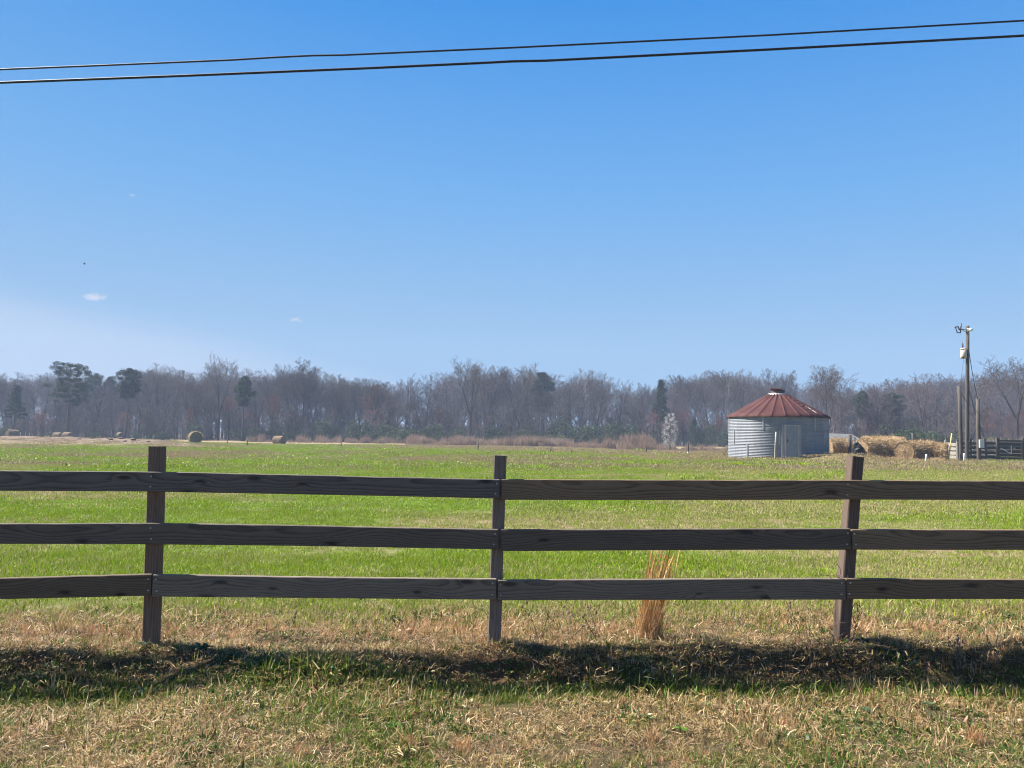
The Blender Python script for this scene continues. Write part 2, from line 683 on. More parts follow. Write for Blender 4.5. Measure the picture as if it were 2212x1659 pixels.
gx = axis([(-1500, -150, 220, 14), (-150, -40, 5, 2.0), (-40, -8, 1.8, 0.35), (-8, -4.5, 0.3, 0.06), (-4.5, 4.5, 0.045, 0.045), (4.5, 8, 0.06, 0.3),
           (8, 40, 0.35, 1.2), (40, 150, 1.2, 5), (150, 1500, 14, 220)])
gy = axis([(-400, -20, 60, 6), (-20, 2.0, 3, 0.3), (2.0, 3.4, 0.2, 0.06), (3.4, 6.4, 0.035, 0.035), (6.4, 12, 0.06, 0.25), (12, 60, 0.3, 1.0),
           (60, 160, 1.0, 3.0), (160, 400, 4, 14), (400, 2500, 60, 300)])
GX, GY = np.meshgrid(gx, gy)
GZ = gz(GX.ravel(), GY.ravel())
nx, ny = len(gx), len(gy)
ii = (np.arange(ny - 1)[:, None] * nx + np.arange(nx - 1)[None, :]).ravel()
quads = np.stack([ii, ii + 1, ii + nx + 1, ii + nx], 1)

# where the turf is green, where it is dry stubble and where it is bare
BX = np.array([-120, -70, -24, -12, -6, -1, 5, 12, 18, 28, 60])
BY = np.array([104, 100, 99, 93, 82, 66, 54.5, 46.5, 43.5, 42.5, 42])


def dryness(x, y):
    """0 green turf .. 1 dry stubble"""
    n = fbm(x * 0.21, y * 0.21, 91, 4)
    b = np.interp(x, BX, BY) + (fbm(x * 0.09, x * 0, 93, 3) - 0.5) * 8
    far = sstep(y, b - 2.5, b + 2.5)
    far = far * (1 - 0.75 * sstep(fbm(x * 0.05, y * 0.03, 95, 3), 0.56, 0.66))
    # mid-field streaks
    st = sstep(fbm(x * 0.10, y * 0.16, 97, 4), 0.46, 0.62) * 0.88
    st = st + 0.45 * sstep(fbm(x * 0.5, y * 0.7, 98, 3), 0.52, 0.72)
    fy = fence_y(x)
    band = np.exp(-((y - fy - 0.75) / 0.7) ** 2) * 0.95        # unmown strip along the fence
    band2 = np.exp(-((y - fy - 2.3) / 1.3) ** 2) * 0.30
    right = 0.40 * sstep(y, 9, 20) * sstep(x / np.maximum(y, 1), 0.12, 0.35)
    return np.clip(np.maximum(far, np.clip(st + band2 + right + 0.35 * (n - 0.5), 0, 0.9)) + band, 0, 1)


GD = dryness(GX.ravel(), GY.ravel())
xr, yr = GX.ravel(), GY.ravel()
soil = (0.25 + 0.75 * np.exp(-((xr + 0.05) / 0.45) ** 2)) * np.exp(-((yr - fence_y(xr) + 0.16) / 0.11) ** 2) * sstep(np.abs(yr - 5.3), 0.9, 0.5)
bankm = np.exp(-((yr - (74 + (xr + 38) * -0.06)) / 5.5) ** 2) * sstep(xr, -24, -36) * sstep(xr, -100, -72)
bankm = np.clip(bankm * 1.3, 0, 1)
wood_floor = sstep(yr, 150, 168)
thatch = 1 - sstep(yr, fence_y(xr) + 0.9, fence_y(xr) + 1.6)  # verge ground coloured darker so gaps between the blades look shaded
gme = raw_mesh('ground', np.stack([xr, yr, GZ], 1), [quads], smooth=True)
vcol(gme, 'zone', np.stack([GD, np.clip(soil, 0, 1), np.clip(bankm, 0, 1)], 1))
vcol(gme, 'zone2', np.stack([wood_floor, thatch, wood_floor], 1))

m = Mat('field_turf')
co = m.coord('Object')
za = m.n('Attribute', attribute_name='zone')
zs = m.n('SeparateColor')
m.l(za.outputs['Color'], zs.inputs[0])
zb = m.n('Attribute', attribute_name='zone2')
n1 = m.noise(co, 9.0, 6, 0.7)
n2 = m.noise(co, 1.3, 5, 0.6)
n3 = m.noise(co, 60.0, 4, 0.7)
green = m.ramp(n1, [(0.25, (0.04, 0.07, 0.008)), (0.5, (0.08, 0.14, 0.014)), (0.75, (0.13, 0.175, 0.03))])
straw = m.ramp(n1, [(0.25, (0.11, 0.08, 0.04)), (0.5, (0.20, 0.148, 0.083)), (0.8, (0.27, 0.205, 0.125))])
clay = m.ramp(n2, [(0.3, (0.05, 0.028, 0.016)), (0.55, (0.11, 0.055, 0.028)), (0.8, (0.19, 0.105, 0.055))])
spoil = m.ramp(n2, [(0.3, (0.06, 0.042, 0.03)), (0.5, (0.125, 0.09, 0.066)), (0.75, (0.17, 0.13, 0.095))])
dr = m.math('ADD', zs.outputs[0], m.math('MULTIPLY', m.math('SUBTRACT', n2, 0.5), 0.35))
c = m.mix(m.math('MINIMUM', m.math('MAXIMUM', dr, 0.0), 1.0), green, straw)
zq = m.n('SeparateColor')
m.l(zb.outputs['Color'], zq.inputs[0])
thatch_c = m.ramp(n1, [(0.3, (0.045, 0.034, 0.018)), (0.7, (0.11, 0.085, 0.045))])  # thatch brown kept deep to stand for shade under the grass
c = m.mix(zq.outputs[1], c, thatch_c)
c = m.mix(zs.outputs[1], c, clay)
c = m.mix(zs.outputs[2], c, spoil)
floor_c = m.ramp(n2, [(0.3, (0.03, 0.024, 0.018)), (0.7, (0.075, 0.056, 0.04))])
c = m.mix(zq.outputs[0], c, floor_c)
m.bump(m.math('ADD', n3, n1), 0.8, 0.03)
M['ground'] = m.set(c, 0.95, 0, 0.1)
ground = tag(obj('ground', gme, M['ground']), 'grassy farm field running from the verge to the trees', None, None, 'structure')

# ------------------------------------------------------------------ grass: small clumps scattered over the ground
PAL_STRAW = np.array([(0.53, 0.375, 0.17), (0.42, 0.285, 0.12), (0.64, 0.48, 0.25), (0.27, 0.165, 0.07), (0.47, 0.305, 0.14), (0.14, 0.09, 0.04),
                      (0.72, 0.57, 0.34)]) * 0.74
PAL_GREEN = np.array([(0.10, 0.17, 0.018), (0.14, 0.22, 0.022), (0.07, 0.13, 0.016), (0.18, 0.25, 0.03), (0.22, 0.26, 0.05)]) * 0.74
PAL_LAWN = np.array([(0.225, 0.355, 0.009), (0.265, 0.395, 0.011), (0.18, 0.305, 0.008), (0.33, 0.41, 0.016), (0.24, 0.34, 0.012)]) * 0.74
PAL_LAWNDRY = np.array([(0.40, 0.35, 0.14), (0.48, 0.39, 0.20), (0.33, 0.30, 0.10), (0.26, 0.28, 0.07), (0.52, 0.43, 0.25)]) * 0.74
PAL_RUST = np.array([(0.52, 0.31, 0.165), (0.44, 0.24, 0.12), (0.58, 0.39, 0.235), (0.36, 0.185, 0.09)])


def blades(n, radius, h, w, lean, curl, pal, seed, segs=3, flat=0.0, hv=0.35, power=0.6):
    """n curved blades; lean/curl in radians, flat = share lying on the ground"""
    g = np.random.default_rng(seed)
    r = radius * g.random(n) ** power
    a = g.random(n) * 2 * np.pi
    bx, by = r * np.cos(a), r * np.sin(a)
    L = h * (1 + hv * g.standard_normal(n)).clip(0.35, 2.2)
    az = g.random(n) * 2 * np.pi
    th0 = np.abs(g.normal(0, lean, n))
    cu = np.abs(g.normal(0, curl, n))
    fl = g.random(n) < flat
    th0 = np.where(fl, 1.15 + 0.3 * g.random(n), th0)
    bz = np.where(fl, 0.25 * h * g.random(n), 0.0)
    ww = w * (0.6 + 0.8 * g.random(n))
    px, py, pz = bx.copy(), by.copy(), bz.copy()
    sx, sy = -np.sin(az + g.normal(0, 0.6, n)), np.cos(az + g.normal(0, 0.6, n))
    V = []
    for s in range(segs + 1):
        t = s / segs
        if s < segs:
            hw = ww * 0.5 * (1 - 0.55 * t)
            V.append(np.stack([px - sx * hw, py - sy * hw, pz], 1))
            V.append(np.stack([px + sx * hw, py + sy * hw, pz], 1))
        else:
            V.append(np.stack([px, py, pz], 1))
        th = np.minimum(th0 + cu * t, 1.75)
        st = L / segs
        px, py, pz = px + np.sin(th) * np.cos(az) * st, py + np.sin(th) * np.sin(az) * st, np.maximum(pz + np.cos(th) * st, 0.004)
    k = 2 * segs + 1
    V = np.stack(V, 1).reshape(-1, 3)
    o = np.arange(n)[:, None] * k
    Fq = np.concatenate([o + np.array([[2 * s, 2 * s + 1, 2 * s + 3, 2 * s + 2]]) for s in range(segs - 1)])
    Ft = o + np.array([[2 * segs - 2, 2 * segs - 1, 2 * segs]])
    c = pal[g.integers(0, len(pal), n)] * (0.8 + 0.4 * g.random((n, 1)))
    return V, Fq, Ft, np.repeat(c, k, 0)


def join_blades(parts):
    V, Q, T, C, o = [], [], [], [], 0
    for v, q, t, c in parts:
        V.append(v)
        Q.append(q + o)
        T.append(t + o)
        C.append(c)
        o += len(v)
    return np.concatenate(V), np.concatenate(Q), np.concatenate(T), np.concatenate(C)


def clump_mesh(name, parts, mat):
    V, Q, T, C = join_blades(parts)
    me = raw_mesh(name, V, [Q, T])
    vcol(me, 'col', C)
    me.materials.append(mat)
    return me


def clump_set(name, fn, count, mat=None):
    """a collection of clump variants that stays out of the scene and is only scattered"""
    col = bpy.data.collections.new(name)
    for i in range(count):
        me = clump_mesh('%s_%02d' % (name, i), fn(i), mat or M['blade'])
        col.objects.link(bpy.data.objects.new('%s_%02d' % (name, i), me))
    return col


def scatter(name, P, layers_idx, scl, rot, col, label):
    """one object: points carrying variant, turn and size, each showing one clump"""
    me = bpy.data.meshes.new(name)
    me.vertices.add(len(P))
    me.vertices.foreach_set('co', np.asarray(P, np.float32).ravel())
    a = me.attributes.new('variant', 'INT', 'POINT')
    a.data.foreach_set('value', np.asarray(layers_idx, np.int32))
    a = me.attributes.new('size', 'FLOAT', 'POINT')
    a.data.foreach_set('value', np.asarray(scl, np.float32))
    a = me.attributes.new('turn', 'FLOAT_VECTOR', 'POINT')
    a.data.foreach_set('vector', np.asarray(rot, np.float32).ravel())
    o = obj(name, me)
    ng = bpy.data.node_groups.new(name, 'GeometryNodeTree')
    ng.interface.new_socket('Geometry', in_out='INPUT', socket_type='NodeSocketGeometry')
    ng.interface.new_socket('Geometry', in_out='OUTPUT', socket_type='NodeSocketGeometry')
    gi, go = ng.nodes.new('NodeGroupInput'), ng.nodes.new('NodeGroupOutput')
    ci = ng.nodes.new('GeometryNodeCollectionInfo')
    ci.inputs['Collection'].default_value = col
    ci.inputs['Separate Children'].default_value = True
    ci.inputs['Reset Children'].default_value = True
    ip = ng.nodes.new('GeometryNodeInstanceOnPoints')
    ip.inputs['Pick Instance'].default_value = True

    def attr(n, t):
        nd = ng.nodes.new('GeometryNodeInputNamedAttribute')
        nd.data_type = t
        nd.inputs['Name'].default_value = n
        return nd.outputs['Attribute']
    ng.links.new(gi.outputs[0], ip.inputs['Points'])
    ng.links.new(ci.outputs[0], ip.inputs['Instance'])
    ng.links.new(attr('variant', 'INT'), ip.inputs['Instance Index'])
    e2r = ng.nodes.new('FunctionNodeEulerToRotation')
    ng.links.new(attr('turn', 'FLOAT_VECTOR'), e2r.inputs[0])
    ng.links.new(e2r.outputs[0], ip.inputs['Rotation'])
    ng.links.new(attr('size', 'FLOAT'), ip.inputs['Scale'])
    ng.links.new(ip.outputs[0], go.inputs[0])
    md = o.modifiers.new('scatter', 'NODES')
    md.node_group = ng
    return tag(o, label, None, None, 'stuff')


def wedge(y0, y1, dens, margin=1.5, spread=0.74):
    """random points of the given density inside the field of view between two depths"""
    W1 = spread * y1 + margin
    n = int(dens * 2 * W1 * (y1 - y0))
    x = rng.uniform(-W1, W1, n)
    y = rng.uniform(y0, y1, n)
    k = np.abs(x) < spread * y + margin
    return x[k], y[k]


def turn(n, tilt=0.12):
    return np.stack([rng.normal(0, tilt, n), rng.normal(0, tilt, n), rng.uniform(0, 6.283, n)], 1)


# --- clump kinds. verge: matted dry grass with green shoots; lawn: short mown turf
def f_straw(i):
    s = 100 + i * 7
    return [blades(40, 0.085, 0.046, 0.0042, 0.95, 1.3, PAL_STRAW, s, 3, flat=0.6),
            blades(6, 0.08, 0.036, 0.004, 0.5, 0.6, PAL_GREEN, s + 1, 3)]


def f_shoot(i):
    s = 300 + i * 7
    return [blades(26, 0.065, 0.036, 0.0042, 0.65, 0.9, PAL_GREEN, s, 3, flat=0.1),
            blades(10, 0.08, 0.040, 0.004, 1.1, 0.8, PAL_STRAW, s + 1, 3, flat=0.5)]


def f_long(i):
    s = 500 + i * 7
    return [blades(7, 0.05, 0.10, 0.0036, 1.2, 0.9, PAL_STRAW, s, 4, flat=0.75),
            blades(3, 0.05, 0.06, 0.0042, 0.45, 0.9, PAL_GREEN, s + 1, 3)]


def f_rust(i):
    s = 700 + i * 7
    return [blades(34, 0.05, 0.060, 0.003, 0.6, 0.5, PAL_RUST, s, 3, flat=0.1)]


def f_thatch(i):
    s = 900 + i * 7
    return [blades(20, 0.10, 0.050, 0.0044, 0.5, 0.5, np.vstack([PAL_STRAW, PAL_RUST * 0.8]) * 0.7, s, 3, flat=0.75)]


PAL_DEAD = np.array([(0.20, 0.115, 0.06), (0.34, 0.22, 0.13), (0.14, 0.085, 0.05), (0.46, 0.36, 0.25)])
PAL_HERB = np.array([(0.045, 0.09, 0.018), (0.06, 0.115, 0.02), (0.08, 0.13, 0.03), (0.04, 0.07, 0.02)])


def f_litter(i):
    s = 2300 + i * 7
    return [blades(5, 0.09, 0.032, 0.015, 1.0, 0.9, PAL_DEAD, s, 3, flat=0.5), blades(22, 0.085, 0.045, 0.0042, 0.95, 1.3, PAL_STRAW * 0.8, s + 1, 3, flat=0.6)]


def f_herb(i):
    s = 2500 + i * 7
    return [blades(22, 0.055, 0.026, 0.010, 0.8, 1.0, PAL_HERB, s, 3), blades(14, 0.08, 0.042, 0.0042, 0.95, 1.2, PAL_STRAW, s + 1, 3, flat=0.6)]


def f_lawn(i):
    s = 1100 + i * 7
    return [blades(60, 0.14, 0.040, 0.0050, 0.7, 0.8, PAL_LAWN, s, 2),
            blades(14, 0.14, 0.038, 0.0045, 0.7, 0.6, PAL_LAWNDRY, s + 1, 2)]


def f_lawndry(i):
    s = 1300 + i * 7
    return [blades(42, 0.14, 0.038, 0.0048, 0.85, 0.6, PAL_LAWNDRY, s, 2, flat=0.2),
            blades(16, 0.14, 0.036, 0.0050, 0.5, 0.7, PAL_LAWN, s + 1, 2)]


def f_patch(i):
    s = 1500 + i * 7
    return [blades(200, 0.42, 0.038, 0.009, 0.8, 0.7, PAL_LAWN, s, 2),
            blades(24, 0.42, 0.036, 0.008, 0.7, 0.6, PAL_LAWNDRY, s + 1, 2)]


def f_patchdry(i):
    s = 1700 + i * 7
    return [blades(150, 0.42, 0.036, 0.009, 0.7, 0.6, PAL_LAWNDRY, s, 2),
            blades(60, 0.42, 0.038, 0.009, 0.6, 0.7, PAL_LAWN, s + 1, 2)]


def f_far(i):
    s = 1900 + i * 7
    return [blades(260, 1.1, 0.040, 0.022, 0.8, 0.6, PAL_LAWN, s, 2), blades(30, 1.1, 0.036, 0.02, 0.7, 0.6, PAL_LAWNDRY, s + 1, 2)]


PAL_STUB = np.array([(0.38, 0.285, 0.17), (0.33, 0.24, 0.14), (0.43, 0.335, 0.21), (0.28, 0.225, 0.11)]) * 0.74


def f_fardry(i):
    s = 2100 + i * 7
    return [blades(220, 1.1, 0.06, 0.022, 0.5, 0.6, PAL_STUB, s, 2), blades(30, 1.1, 0.045, 0.022, 0.6, 0.6, PAL_LAWN, s + 1, 2)]


NV = 8
verge_col = bpy.data.collections.new('verge_clumps')
for kind, fn in (('a_straw', f_straw), ('b_shoot', f_shoot), ('c_long', f_long), ('d_rust', f_rust), ('e_thatch', f_thatch), ('f_litter', f_litter), ('g_herb', f_herb)):
    for i in range(NV):
        nm = 'clump_%s_%02d' % (kind, i)
        verge_col.objects.link(bpy.data.objects.new(nm, clump_mesh(nm, fn(i), M['blade'])))
lawn_col = bpy.data.collections.new('lawn_clumps')
for kind, fn in (('a_lawn', f_lawn), ('b_dry', f_lawndry), ('c_patch', f_patch), ('d_patchdry', f_patchdry), ('e_far', f_far), ('f_fardry', f_fardry)):
    for i in range(NV):
        nm = 'turf_%s_%02d' % (kind, i)
        lawn_col.objects.link(bpy.data.objects.new(nm, clump_mesh(nm, fn(i), M['blade'])))

# verge: from in front of the camera up to a little beyond the fence
x, y = wedge(3.3, 6.9, 520, 0.8, 0.70)
x2, y2 = wedge(4.85, 5.5, 420, 0.4, 0.70)                   # thicker growth on the bank
x, y = np.concatenate([x, x2]), np.concatenate([y, y2])
fy = fence_y(x)
keep = y < fy + 1.15 + 0.25 * rng.standard_normal(len(x))
x, y, fy = x[keep], y[keep], fy[keep]
d = y - fy
pg = fbm(x * 1.3, y * 1.6, 141, 4)                     # green patches
ditch = np.exp(-((d + 0.37) / 0.13) ** 2)              # lush foot of the bank
bare = np.exp(-((x + 0.05) / 0.28) ** 2) * np.exp(-((d + 0.13) / 0.08) ** 2)
face = np.exp(-((d + 0.14) / 0.11) ** 2)
g_p = np.clip((pg - 0.40) * 3.4, 0.10, 0.85) * (0.5 + 0.5 * (d < -0.3)) + 0.85 * ditch
g_p = np.clip(g_p * (1 - 0.85 * np.exp(-((d - 0.45) / 0.5) ** 2)), 0, 0.92)
u_ = rng.random(len(x))
keep = (rng.random(len(x)) > 0.7 * bare) & (rng.random(len(x)) > 0.12 * face * (fbm(x * 4, y * 4, 149, 2) > 0.45))
rustp = sstep(fbm(x * 1.1, y * 2.0, 151, 3), 0.60, 0.74) * 0.4 + 0.62 * np.exp(-((d - 0.45) / 0.35) ** 2)
kind = np.where(u_ < g_p, 1, 0)
r2 = rng.random(len(x))
kind = np.where((kind == 0) & (r2 < 0.08), 2, kind)
kind = np.where((kind == 0) & (r2 > 0.50), 4, kind)
kind = np.where((kind != 1) & (rng.random(len(x)) < rustp * 0.6), 3, kind)
r3 = rng.random(len(x))
kind = np.where((kind != 1) & (r3 < 0.07), 5, kind)
kind = np.where((fbm(x * 3.0, y * 3.0, 157, 3) > 0.60) & (r3 > 0.55), 6, kind)
idx = kind * NV + rng.integers(0, NV, len(x))
scl = rng.uniform(0.6, 1.25, len(x)) * (1 + 0.45 * ditch * (kind == 1)) * (0.5 + 1.05 * fbm(x * 1.7, y * 2.2, 155, 4))
scl = scl * np.where(kind == 3, 0.75, 1.0) * np.where((kind == 2) & (rng.random(len(x)) < 0.7), 0.8, 1.0)
x, y, idx, scl = x[keep], y[keep], idx[keep], scl[keep]
P = np.stack([x, y, gz(x, y) - 0.004], 1)
scatter('verge_grass', P, idx, scl, turn(len(x), 0.18), verge_col, 'matted dry and green grass on the verge along the fence')

# lawn: mown pasture behind the fence, thinning to larger patches with distance
PX, PI, PSC = [], [], []
for (y0, y1, dens, kk, marg) in ((5.2, 9.5, 150, 0, 1.5), (9.0, 15, 70, 0, 1.5), (14, 34, 15, 2, 2), (32, 62, 3.0, 4, 3), (60, 125, 1.1, 4, 4)):
    x, y = wedge(y0, y1, dens, marg, 0.72)
    if y0 < 6:
        k = y > fence_y(x) + 0.85 + 0.25 * rng.standard_normal(len(x))
        x, y = x[k], y[k]
    dry = dryness(x, y)
    bm_ = np.exp(-((y - (74 + (x + 38) * -0.06)) / 4.5) ** 2) * (x < -33) * (x > -90)
    k = rng.random(len(x)) > 0.9 * bm_
    x, y, dry = x[k], y[k], dry[k]
    isd = rng.random(len(x)) < np.clip(dry * 0.9 + 0.04 + 0.30 * sstep(fbm(x * 1.3, y * 1.3, 171, 3), 0.5, 0.7), 0, 1)
    PX.append(np.stack([x, y, gz(x, y) - 0.003], 1))
    PI.append((kk + isd) * NV + rng.integers(0, NV, len(x)))
    lush = 0.7 + 0.7 * fbm(x * 0.6, y * 0.6, 161, 3)
    tuft = 1 + 0.9 * (sstep(fbm(x * 0.45, y * 0.45, 163, 2), 0.74, 0.80) * (~isd))
    PSC.append(rng.uniform(0.75, 1.25, len(x)) * lush * tuft)
P = np.concatenate(PX)
scatter('pasture_grass', P, np.concatenate(PI), np.concatenate(PSC), turn(len(P), 0.05), lawn_col, 'short green pasture grass with dry patches')
print('grass points', len(P), 'ground quads', len(quads))

# ------------------------------------------------------------------ the board fence in front
def rail_mesh(pts, thick):
    """pts: list of (top point, bottom point) on the front face; a slightly crooked board behind it"""
    o = pts[0][0]
    tops = [p[0] for p in pts]
    total = (tops[-1] - tops[0]).length
    n = max(6, int(total / 0.06))
    cum = [0.0]
    for a, b in zip(tops, tops[1:]):
        cum.append(cum[-1] + (b - a).length)
    V, Fq = [], []
    sd = random.randint(0, 9999)
    ex = (tops[-1] - tops[0]).normalized()
    ey = Vector((0, 0, 1)).cross(ex).normalized()
    ez = ex.cross(ey)
    rot = Matrix((ex, ey, ez)).transposed()
    b = 0.004
    for i in range(n + 1):
        s = total * i / n
        s = min(s * cum[-1] / total, cum[-1] - 1e-6)
        k = max(j for j in range(len(cum) - 1) if cum[j] <= s + 1e-9)
        t = (s - cum[k]) / (cum[k + 1] - cum[k])
        T = pts[k][0].lerp(pts[k + 1][0], t)
        B = pts[k][1].lerp(pts[k + 1][1], t)
        w1 = float(fbm(s * 0.8, sd, 3, 3) - 0.5) * 0.004
        w2 = float(fbm(s * 0.8, sd + 7, 3, 3) - 0.5) * 0.003
        w3 = float(fbm(s * 0.9, sd + 3, 3, 2) - 0.5) * 0.006
        chip = 0.0012 * max(0.0, float(vnoise(s * 9, sd + 20)) - 0.62) * 4
        Tl, Bl = rot.inverted() @ (T - o), rot.inverted() @ (B - o)
        zt, zb, y0 = Tl.z + w1 - chip, Bl.z + w2, (Tl.y + Bl.y) / 2 + w3
        X = Tl.x
        prof = [(y0, zb + b), (y0, zt - b), (y0 + b, zt), (y0 + thick - b, zt), (y0 + thick, zt - b), (y0 + thick, zb + b), (y0 + thick - b, zb), (y0 + b, zb)]
        V += [(X, p[0], p[1]) for p in prof]
    for i in range(n):
        for k in range(8):
            k2 = (k + 1) % 8
            Fq.append((i * 8 + k, (i + 1) * 8 + k, (i + 1) * 8 + k2, i * 8 + k2))
    caps = [tuple(range(8)), tuple(n * 8 + k for k in range(8))[::-1]]
    me = bpy.data.meshes.new('rail')
    me.from_pydata(V, [], Fq + caps)
    me.update()
    return me, o, rot


def post_mesh(length, w, sd):
    """square post, local X runs up the post"""
    n = max(8, int(length / 0.08))
    V, Fq = [], []
    b, h = 0.006, w / 2
    for i in range(n + 1):
        X = length * i / n
        dy = float(fbm(X * 1.7, sd, 5, 3) - 0.5) * 0.008
        dz = float(fbm(X * 1.7, sd + 9, 5, 3) - 0.5) * 0.008
        hh = h * (1 + float(fbm(X * 3, sd + 5, 2, 2) - 0.5) * 0.04)
        prof = [(-hh, -hh + b), (-hh + b, -hh), (hh - b, -hh), (hh, -hh + b), (hh, hh - b), (hh - b, hh), (-hh + b, hh), (-hh, hh - b)]
        V += [(X, p[0] + dy, p[1] + dz) for p in prof]
    for i in range(n):
        for k in range(8):
            k2 = (k + 1) % 8
            Fq.append((i * 8 + k, i * 8 + k2, (i + 1) * 8 + k2, (i + 1) * 8 + k))
    Fq.append(tuple(range(8))[::-1])
    Fq.append(tuple(n * 8 + k for k in range(8)))
    me = bpy.data.meshes.new('post')
    me.from_pydata(V, [], Fq)
    me.update()
    return me


M['nail'] = mat_plain('nail_steel', [(0.3, (0.30, 0.27, 0.25)), (0.7, (0.50, 0.48, 0.46))], 40, 0.5, 0.3, 0)
fence = thing('board_fence', (0, 5.45, 0), 'weathered three-rail wooden board fence across the foreground', 'fence')
RT = 0.038


def fyu(u):
    return float(np.interp(u, FU, FY))


# posts: (u top, v top, u base, v base)
POSTS = [(-412, 945, -428, 1392), (340.5, 964, 326, 1398), (1081, 983.5, 1066, 1402), (1848, 986, 1816, 1388), (2590, 1000, 2570, 1400)]
for k, (ut, vt, ub, vb) in enumerate(POSTS):
    yy = fyu(ub) + RT + 0.0445 + 0.006
    top, bot = at(ut, vt, yy), at(ub, vb, yy)
    axis_v = (top - bot).normalized()
    bot = bot - axis_v * 0.35
    o = obj('post', post_mesh((top - bot).length, 0.089, k * 13 + 3), M['post'], fence)
    ex = axis_v
    ey = (Vector((0, 1, 0)) - ex * ex.y).normalized()
    twist = (0.0, -0.10, 0.03, 0.10, 0.0)[k]
    ey = Matrix.Rotation(twist, 3, ex) @ ey
    ez = ex.cross(ey)
    o.matrix_local = Matrix.Translation(bot - fence.location) @ Matrix((ex, ey, ez)).transposed().to_4x4()

RAILS = [
    [(-420, 1013, 1056), (0, 1017, 1060), (338, 1019.5, 1062), (700, 1027, 1069), (1079, 1036, 1077)],
    [(1083.5, 1035.5, 1080), (1460, 1037, 1080.5), (1848, 1037, 1079), (2212, 1039, 1080.5), (2580, 1043, 1083)],
    [(-420, 1132, 1175), (0, 1131, 1175), (332, 1130.5, 1176), (700, 1136, 1180), (1075, 1144, 1187)],
    [(1083, 1144, 1190.5), (1460, 1143, 1188), (1837, 1142, 1187.5)],
    [(1841, 1143.5, 1187.5), (2212, 1145, 1188), (2580, 1149, 1191)],
    [(-420, 1259, 1303), (0, 1249.5, 1294.5), (326.5, 1241, 1287)],
    [(330.5, 1241.5, 1289), (700, 1247, 1292), (1072, 1251, 1296)],
    [(1075.5, 1253, 1297), (1460, 1251.5, 1296), (1825.5, 1249.5, 1295.5)],
    [(1829, 1250, 1294), (2212, 1252, 1294), (2580, 1257, 1297)],
]
for k, pl in enumerate(RAILS):
    pts = []
    dy = random.uniform(-0.004, 0.0)
    for (u, vt, vb) in pl:
        yy = fyu(u) + dy
        pts.append((at(u, vt, yy), at(u, vb, yy)))
    me, o0, rot = rail_mesh(pts, RT)
    o = obj('rail', me, M['rail'], fence)
    rail_m = Matrix.Translation(o0 - fence.location) @ rot.to_4x4()
    o.matrix_local = rail_m
    for u in (326, 1073, 1833):
        us = [p[0] for p in pl]
        if us[0] - 8 <= u <= us[-1] + 8:
            uu = min(max(u, us[0] + 7), us[-1] - 7)
            for fr in (0.22, 0.75):
                vt = float(np.interp(uu, us, [p[1] for p in pl]))
                vb = float(np.interp(uu, us, [p[2] for p in pl]))
                p = at(uu + random.uniform(-2, 2), vt + (vb - vt) * fr, fyu(uu) - 0.009)
                nb = MB().tube([(0, 0.012, 0), (0, 0, 0)], 0.0055, 6)
                no = nb.build('nail', M['nail'], o)
                no.matrix_local = rail_m.inverted() @ Matrix.Translation(p - fence.location)

# ------------------------------------------------------------------ grain bin
m = Mat('galvanised_sheet')
co = m.coord('Object')
n1 = m.noise(m_map(m, co, (1, 1, 0.25)), 2.2, 6, 0.65)
n2 = m.noise(m_map(m, co, (9, 9, 0.6)), 1.0, 4, 0.7)
c = m.ramp(n1, [(0.25, (0.13, 0.143, 0.165)), (0.55, (0.19, 0.203, 0.225)), (0.8, (0.245, 0.255, 0.275))])
c = m.mix(m.ramp(n2, [(0.62, (0, 0, 0)), (0.75, (0.55,) * 3)]), c, (0.22, 0.15, 0.12))
M['galv'] = m.set(c, 0.6, 0.15, 0.3)
m = Mat('rusted_roof_sheet')
co = m.coord('Object')
n1 = m.noise(co, 1.6, 6, 0.65)
n2 = m.noise(co, 14.0, 4, 0.7)
c = m.ramp(n1, [(0.25, (0.036, 0.0135, 0.013)), (0.5, (0.054, 0.0185, 0.017)), (0.8, (0.082, 0.033, 0.030))])
c = m.mix(m.ramp(n2, [(0.4, (0,) * 3), (0.75, (0.4,) * 3)]), c, (0.11, 0.035, 0.03))
M['rust'] = m.set(c, 0.75, 0.0, 0.15)
M['rustdark'] = mat_plain('dark_rust', [(0.3, (0.05, 0.022, 0.02)), (0.7, (0.11, 0.045, 0.038))], 6, 0.7)
M['tin'] = mat_plain('pale_tin', [(0.3, (0.25, 0.25, 0.255)), (0.7, (0.36, 0.36, 0.36))], 5, 0.5, 0.3, 0.1)
M['concrete'] = mat_plain('weathered_concrete', [(0.3, (0.22, 0.19, 0.16)), (0.7, (0.42, 0.37, 0.31))], 4, 0.95)
M['door'] = mat_plain('steel_door', [(0.3, (0.17, 0.185, 0.21)), (0.7, (0.24, 0.255, 0.28))], 3, 0.5, 0.3, 0.1)

BR = 2.83
bc = at(1680, 992, 46.05)
BZ0 = at(1680, 992.5, 43.2).z
BZ1 = at(1680, 897.5, 43.2).z
TOCAM = math.atan2(-bc.y, -bc.x)                        # angle from the bin to the camera
gbin = thing('grain_bin', (bc.x, bc.y, BZ0), 'round corrugated steel grain bin with rusty red conical roof', 'grain bin')
H = BZ1 - BZ0


def ang(deg_left):
    """wall angle: degrees to the left of the side facing the camera"""
    return TOCAM - R(deg_left)


